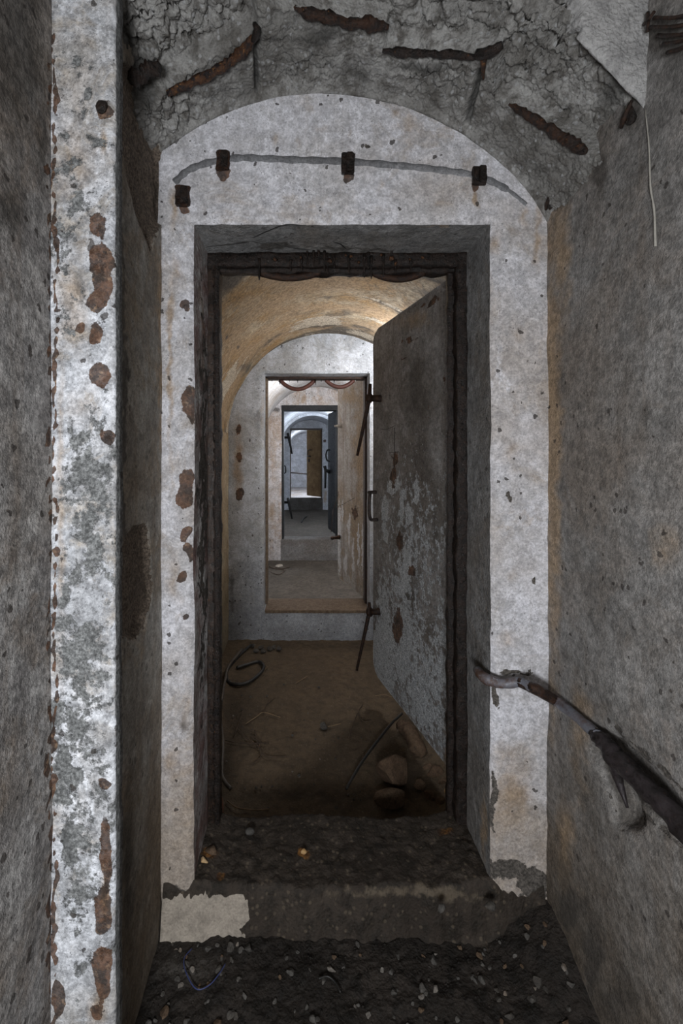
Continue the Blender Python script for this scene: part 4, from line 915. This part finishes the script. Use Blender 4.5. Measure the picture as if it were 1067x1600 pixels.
for k, (x, y) in enumerate([(396, 1012), (408, 1014), (422, 1017), (428, 1014), (412, 1020), (436, 1016), (400, 1020)]):
    stone('corner_stone', x, y, (.026, .02, .016), M['stone_grey'], ['leftmost small grey stone', 'small grey stone second from the left', 'small grey stone in the middle', 'small grey stone behind the others, right of middle', 'small grey stone in front of the middle', 'rightmost small grey stone', 'small grey stone nearest the hose loop'][k] + ' of the row along the second sill', 'stone', 'stones along the second sill', seed=50 + k, rz=k, z=zf + .005, sub=2)
TW = [[(384, 1134), (402, 1122), (412, 1116), (438, 1124)], [(412, 1118), (416, 1104), (428, 1094)], [(370, 1140), (385, 1156), (402, 1168), (410, 1180), (420, 1186), (448, 1186)], [(352, 1160), (375, 1164), (420, 1165)],
      [(398, 1144), (402, 1158), (414, 1166)], [(396, 1196), (408, 1184), (402, 1160), (392, 1150)], [(380, 1110), (374, 1130), (366, 1152)], [(355, 1255), (370, 1266), (400, 1270), (420, 1268)],
      [(558, 1118), (552, 1134), (545, 1156)], [(566, 1104), (560, 1116), (568, 1130), (580, 1128)], [(586, 1090), (600, 1088), (612, 1092)], [(462, 1070), (472, 1064), (480, 1059)], [(404, 1048), (412, 1048), (418, 1046)]]
for k, t_ in enumerate(TW):
    fthing('twig', t_, .0024 if k < 10 else .0016, M['straw'] if k in (0, 7, 10, 11, 12) else M['twig'],
           ['pale forked twig at the left of the dirt floor', 'short dark twig pointing up from the pale forked twig', 'long dark root winding across the left of the dirt floor', 'straight dark twig below the pale forked twig', 'very short dark twig crossing the winding root', 'dark hooked twig at the lower left of the dirt floor', 'dark twig near the left wall beside the long cable', 'pale curved straw just behind the sill at the left', 'dark twig right of the clod in the middle of the floor', 'dark curled root between the clod and the open door', 'pale straw beside the lower edge of the open door', 'short pale straw right of the coiled hose', 'tiny pale straw at the end of the coiled hose'][k], 'twig', 'twigs on the dirt floor', lift=.010, smooth=4, seg=5)
for k in range(46):
    x, y = random.choice([(random.uniform(350, 430), random.uniform(1080, 1265)), (random.uniform(430, 580), random.uniform(1150, 1270)), (random.uniform(350, 560), random.uniform(1030, 1260))])
    s = random.uniform(.004, .009)
    stone('crumb', x, y, (s, s, s * .7), M['stone_grey'] if k % 4 else M['stone_pale'], 'tiny crumb of earth scattered on the dirt floor of the second bay', 'crumb', 'crumbs on the dirt floor', seed=k, sub=1, z=zf + .004)
# clip and wire on the ochre wall
def on_leftwall2(px, py):
    d = -.530 * F / (px - VX); return np.array(P(px, py, d))
o = tube('wall_wire', [at(340, 555, 2.9), at(350, 575, 2.95), at(356, 585, 3.0), at(366, 592, 3.1)], .006, M['steel'], None, smooth=4, seg=6); tag(o, 'dark wire curving down the ochre left wall behind the doorway', 'wire')

# ================================================================== THIRD, FOURTH AND LAST BAY: bits
o = blob('crumpled_debris', at(437, 889, 6.1) + (0, 0, .02), (.07, .05, .045), M['whitejunk'], None, 14, 3); tag(o, 'pale crumpled clump of debris on the floor at the left of the third sill', 'debris')
z3 = ROOMS[1][5]
for TT, t_ in enumerate(([(420, 886), (430, 890), (444, 892)], [(424, 893), (436, 896), (446, 889)], [(430, 882), (440, 884), (452, 881)])):
    fthing('root_strand', [(a_ + 0, b_ + 3 * TT) for a_, b_ in t_], .005, M['twig'], ['dry strand passing under', 'dry strand lying in front of', 'dry strand lying behind'][TT] + ' the pale debris clump in the third bay', 'twig', 'strands around the debris clump', z=z3, lift=.01, smooth=3, seg=5)
fthing('bent_strap', [(471, 818), (474, 812), (479, 808)], .016, M['black'], 'small dark bent strap on the floor of the fourth bay', 'strap', z=ROOMS[2][5], lift=.02, smooth=3, seg=6)
o = tube('far_rail', [(-.50, 15.4, CZ + (VY - 738) / F * 15.4), (.3, 15.4, CZ + (VY - 741) / F * 15.4)], .022, M['steel'], None, smooth=1, seg=8); tag(o, 'thin dark rail crossing the last bay behind the half open brown door', 'rail')

# ================================================================== NEAR FLOOR: gravel, wires
def h_at(x, y): return float(h_near(np.array([[x, y, 0.]]))[0])
gm = []
for k in range(6):
    for mt in ('stone_grey', 'stone_pale', 'stone_brown'):
        V_, F_ = stone_mesh(100 + k, 2); me = mesh_from('gravel_stone', V_, F_, M[mt], False)
        a = me.attributes.new('wear', 'FLOAT_COLOR', 'POINT'); a.data.foreach_set('color', np.full(len(V_) * 4, -1., np.float32)); gm.append((mt, me))
cnt = 0
while cnt < 190:
    x = random.uniform(XL + .02, XR - .03); y = random.uniform(.93, 1.185)
    if random.random() > (.9 if x < -.12 else .35 if x < .2 else .55): continue
    s = random.choice([.004, .005, .006, .007, .008, .011]); sel = 'stone_pale' if random.random() < .10 else ('stone_brown' if random.random() < .15 else 'stone_grey')
    me = random.choice([m for t_, m in gm if t_ == sel])
    o = bpy.data.objects.new('gravel_stone', me); sc.collection.objects.link(o)
    o.location = (x, y, h_at(x, y) + s * .05); o.scale = (s * random.uniform(.8, 1.4), s * random.uniform(.8, 1.3), s * .75); o.rotation_euler = (random.random(), random.random(), random.random() * 6)
    tag(o, 'small angular stone in the wet mud in front of the nearest doorway', 'stone', 'gravel in the mud before the doorway'); cnt += 1
V = []; Fc = []
for k in range(500):                                           # finer grit, joined
    x = random.uniform(XL + .01, XR - .01); y = random.uniform(.9, 1.19); s = random.uniform(.0015, .004); b = len(V)
    z = .004
    V += [(x + s, y, 0), (x, y + s, 0), (x - s, y, 0), (x, y - s, 0), (x, y, s), (x, y, -s)]
    Fc += [(b, b + 1, b + 4), (b + 1, b + 2, b + 4), (b + 2, b + 3, b + 4), (b + 3, b, b + 4), (b + 1, b, b + 5), (b + 2, b + 1, b + 5), (b + 3, b + 2, b + 5), (b, b + 3, b + 5)]
V = np.array(V); cc = V.reshape(-1, 6, 3)[:, 4, :].copy(); cc[:, 2] = 0; hh = h_near(cc); V[:, 2] += np.repeat(hh, 6) + .001
o = build('fine_grit', V, Fc, M['mud'], None, smooth=False, origin=(0, 0, 0)); nowear(o); tag(o, 'fine grit scattered over the mud before the doorway', 'grit', kind='stuff')
def nf(px, py, lift=.008):
    p = np.array(on_floor(px, py, .01)); p[2] = h_at(p[0], p[1]) + lift; return p
tag(tube('blue_wire', [nf(x, y, .012) for x, y in ((300, 1482), (288, 1500), (290, 1520), (306, 1545), (326, 1540), (342, 1525), (352, 1508))], .0014, M['bluewire'], None, smooth=6, seg=6), 'thin blue wire curled on the gravel at the lower left', 'wire')
tag(tube('black_wire', [nf(x, y, .010) for x, y in ((498, 1530), (512, 1526), (524, 1534), (532, 1550))], .0020, M['black'], None, smooth=6, seg=6), 'short black wire in the mud at the bottom centre', 'wire')
# lumps on the sill
for k, (px_, py_, s, mt, lab) in enumerate([(330, 1330, .022, 'stone_brown', 'rusty brown lump at the left end of the nearest sill'), (318, 1345, .016, 'yellow', 'ochre crumb at the left end of the nearest sill'), (390, 1300, .016, 'stone_grey', 'dark stone on the left half of the nearest sill'),
    (474, 1330, .010, 'yellow', 'small ochre crumb in the middle of the nearest sill'), (690, 1420, .014, 'stone_grey', 'dark stone at the right front of the nearest sill'), (765, 1415, .016, 'stone_grey', 'dark stone before the right foot of the white wall')]):
    p = np.array(on_floor(px_, py_, .125)); o = blob('sill_stone', p, (s, s * .8, s * .7), M[mt], None, 60 + k); nowear(o); tag(o, lab, 'stone')
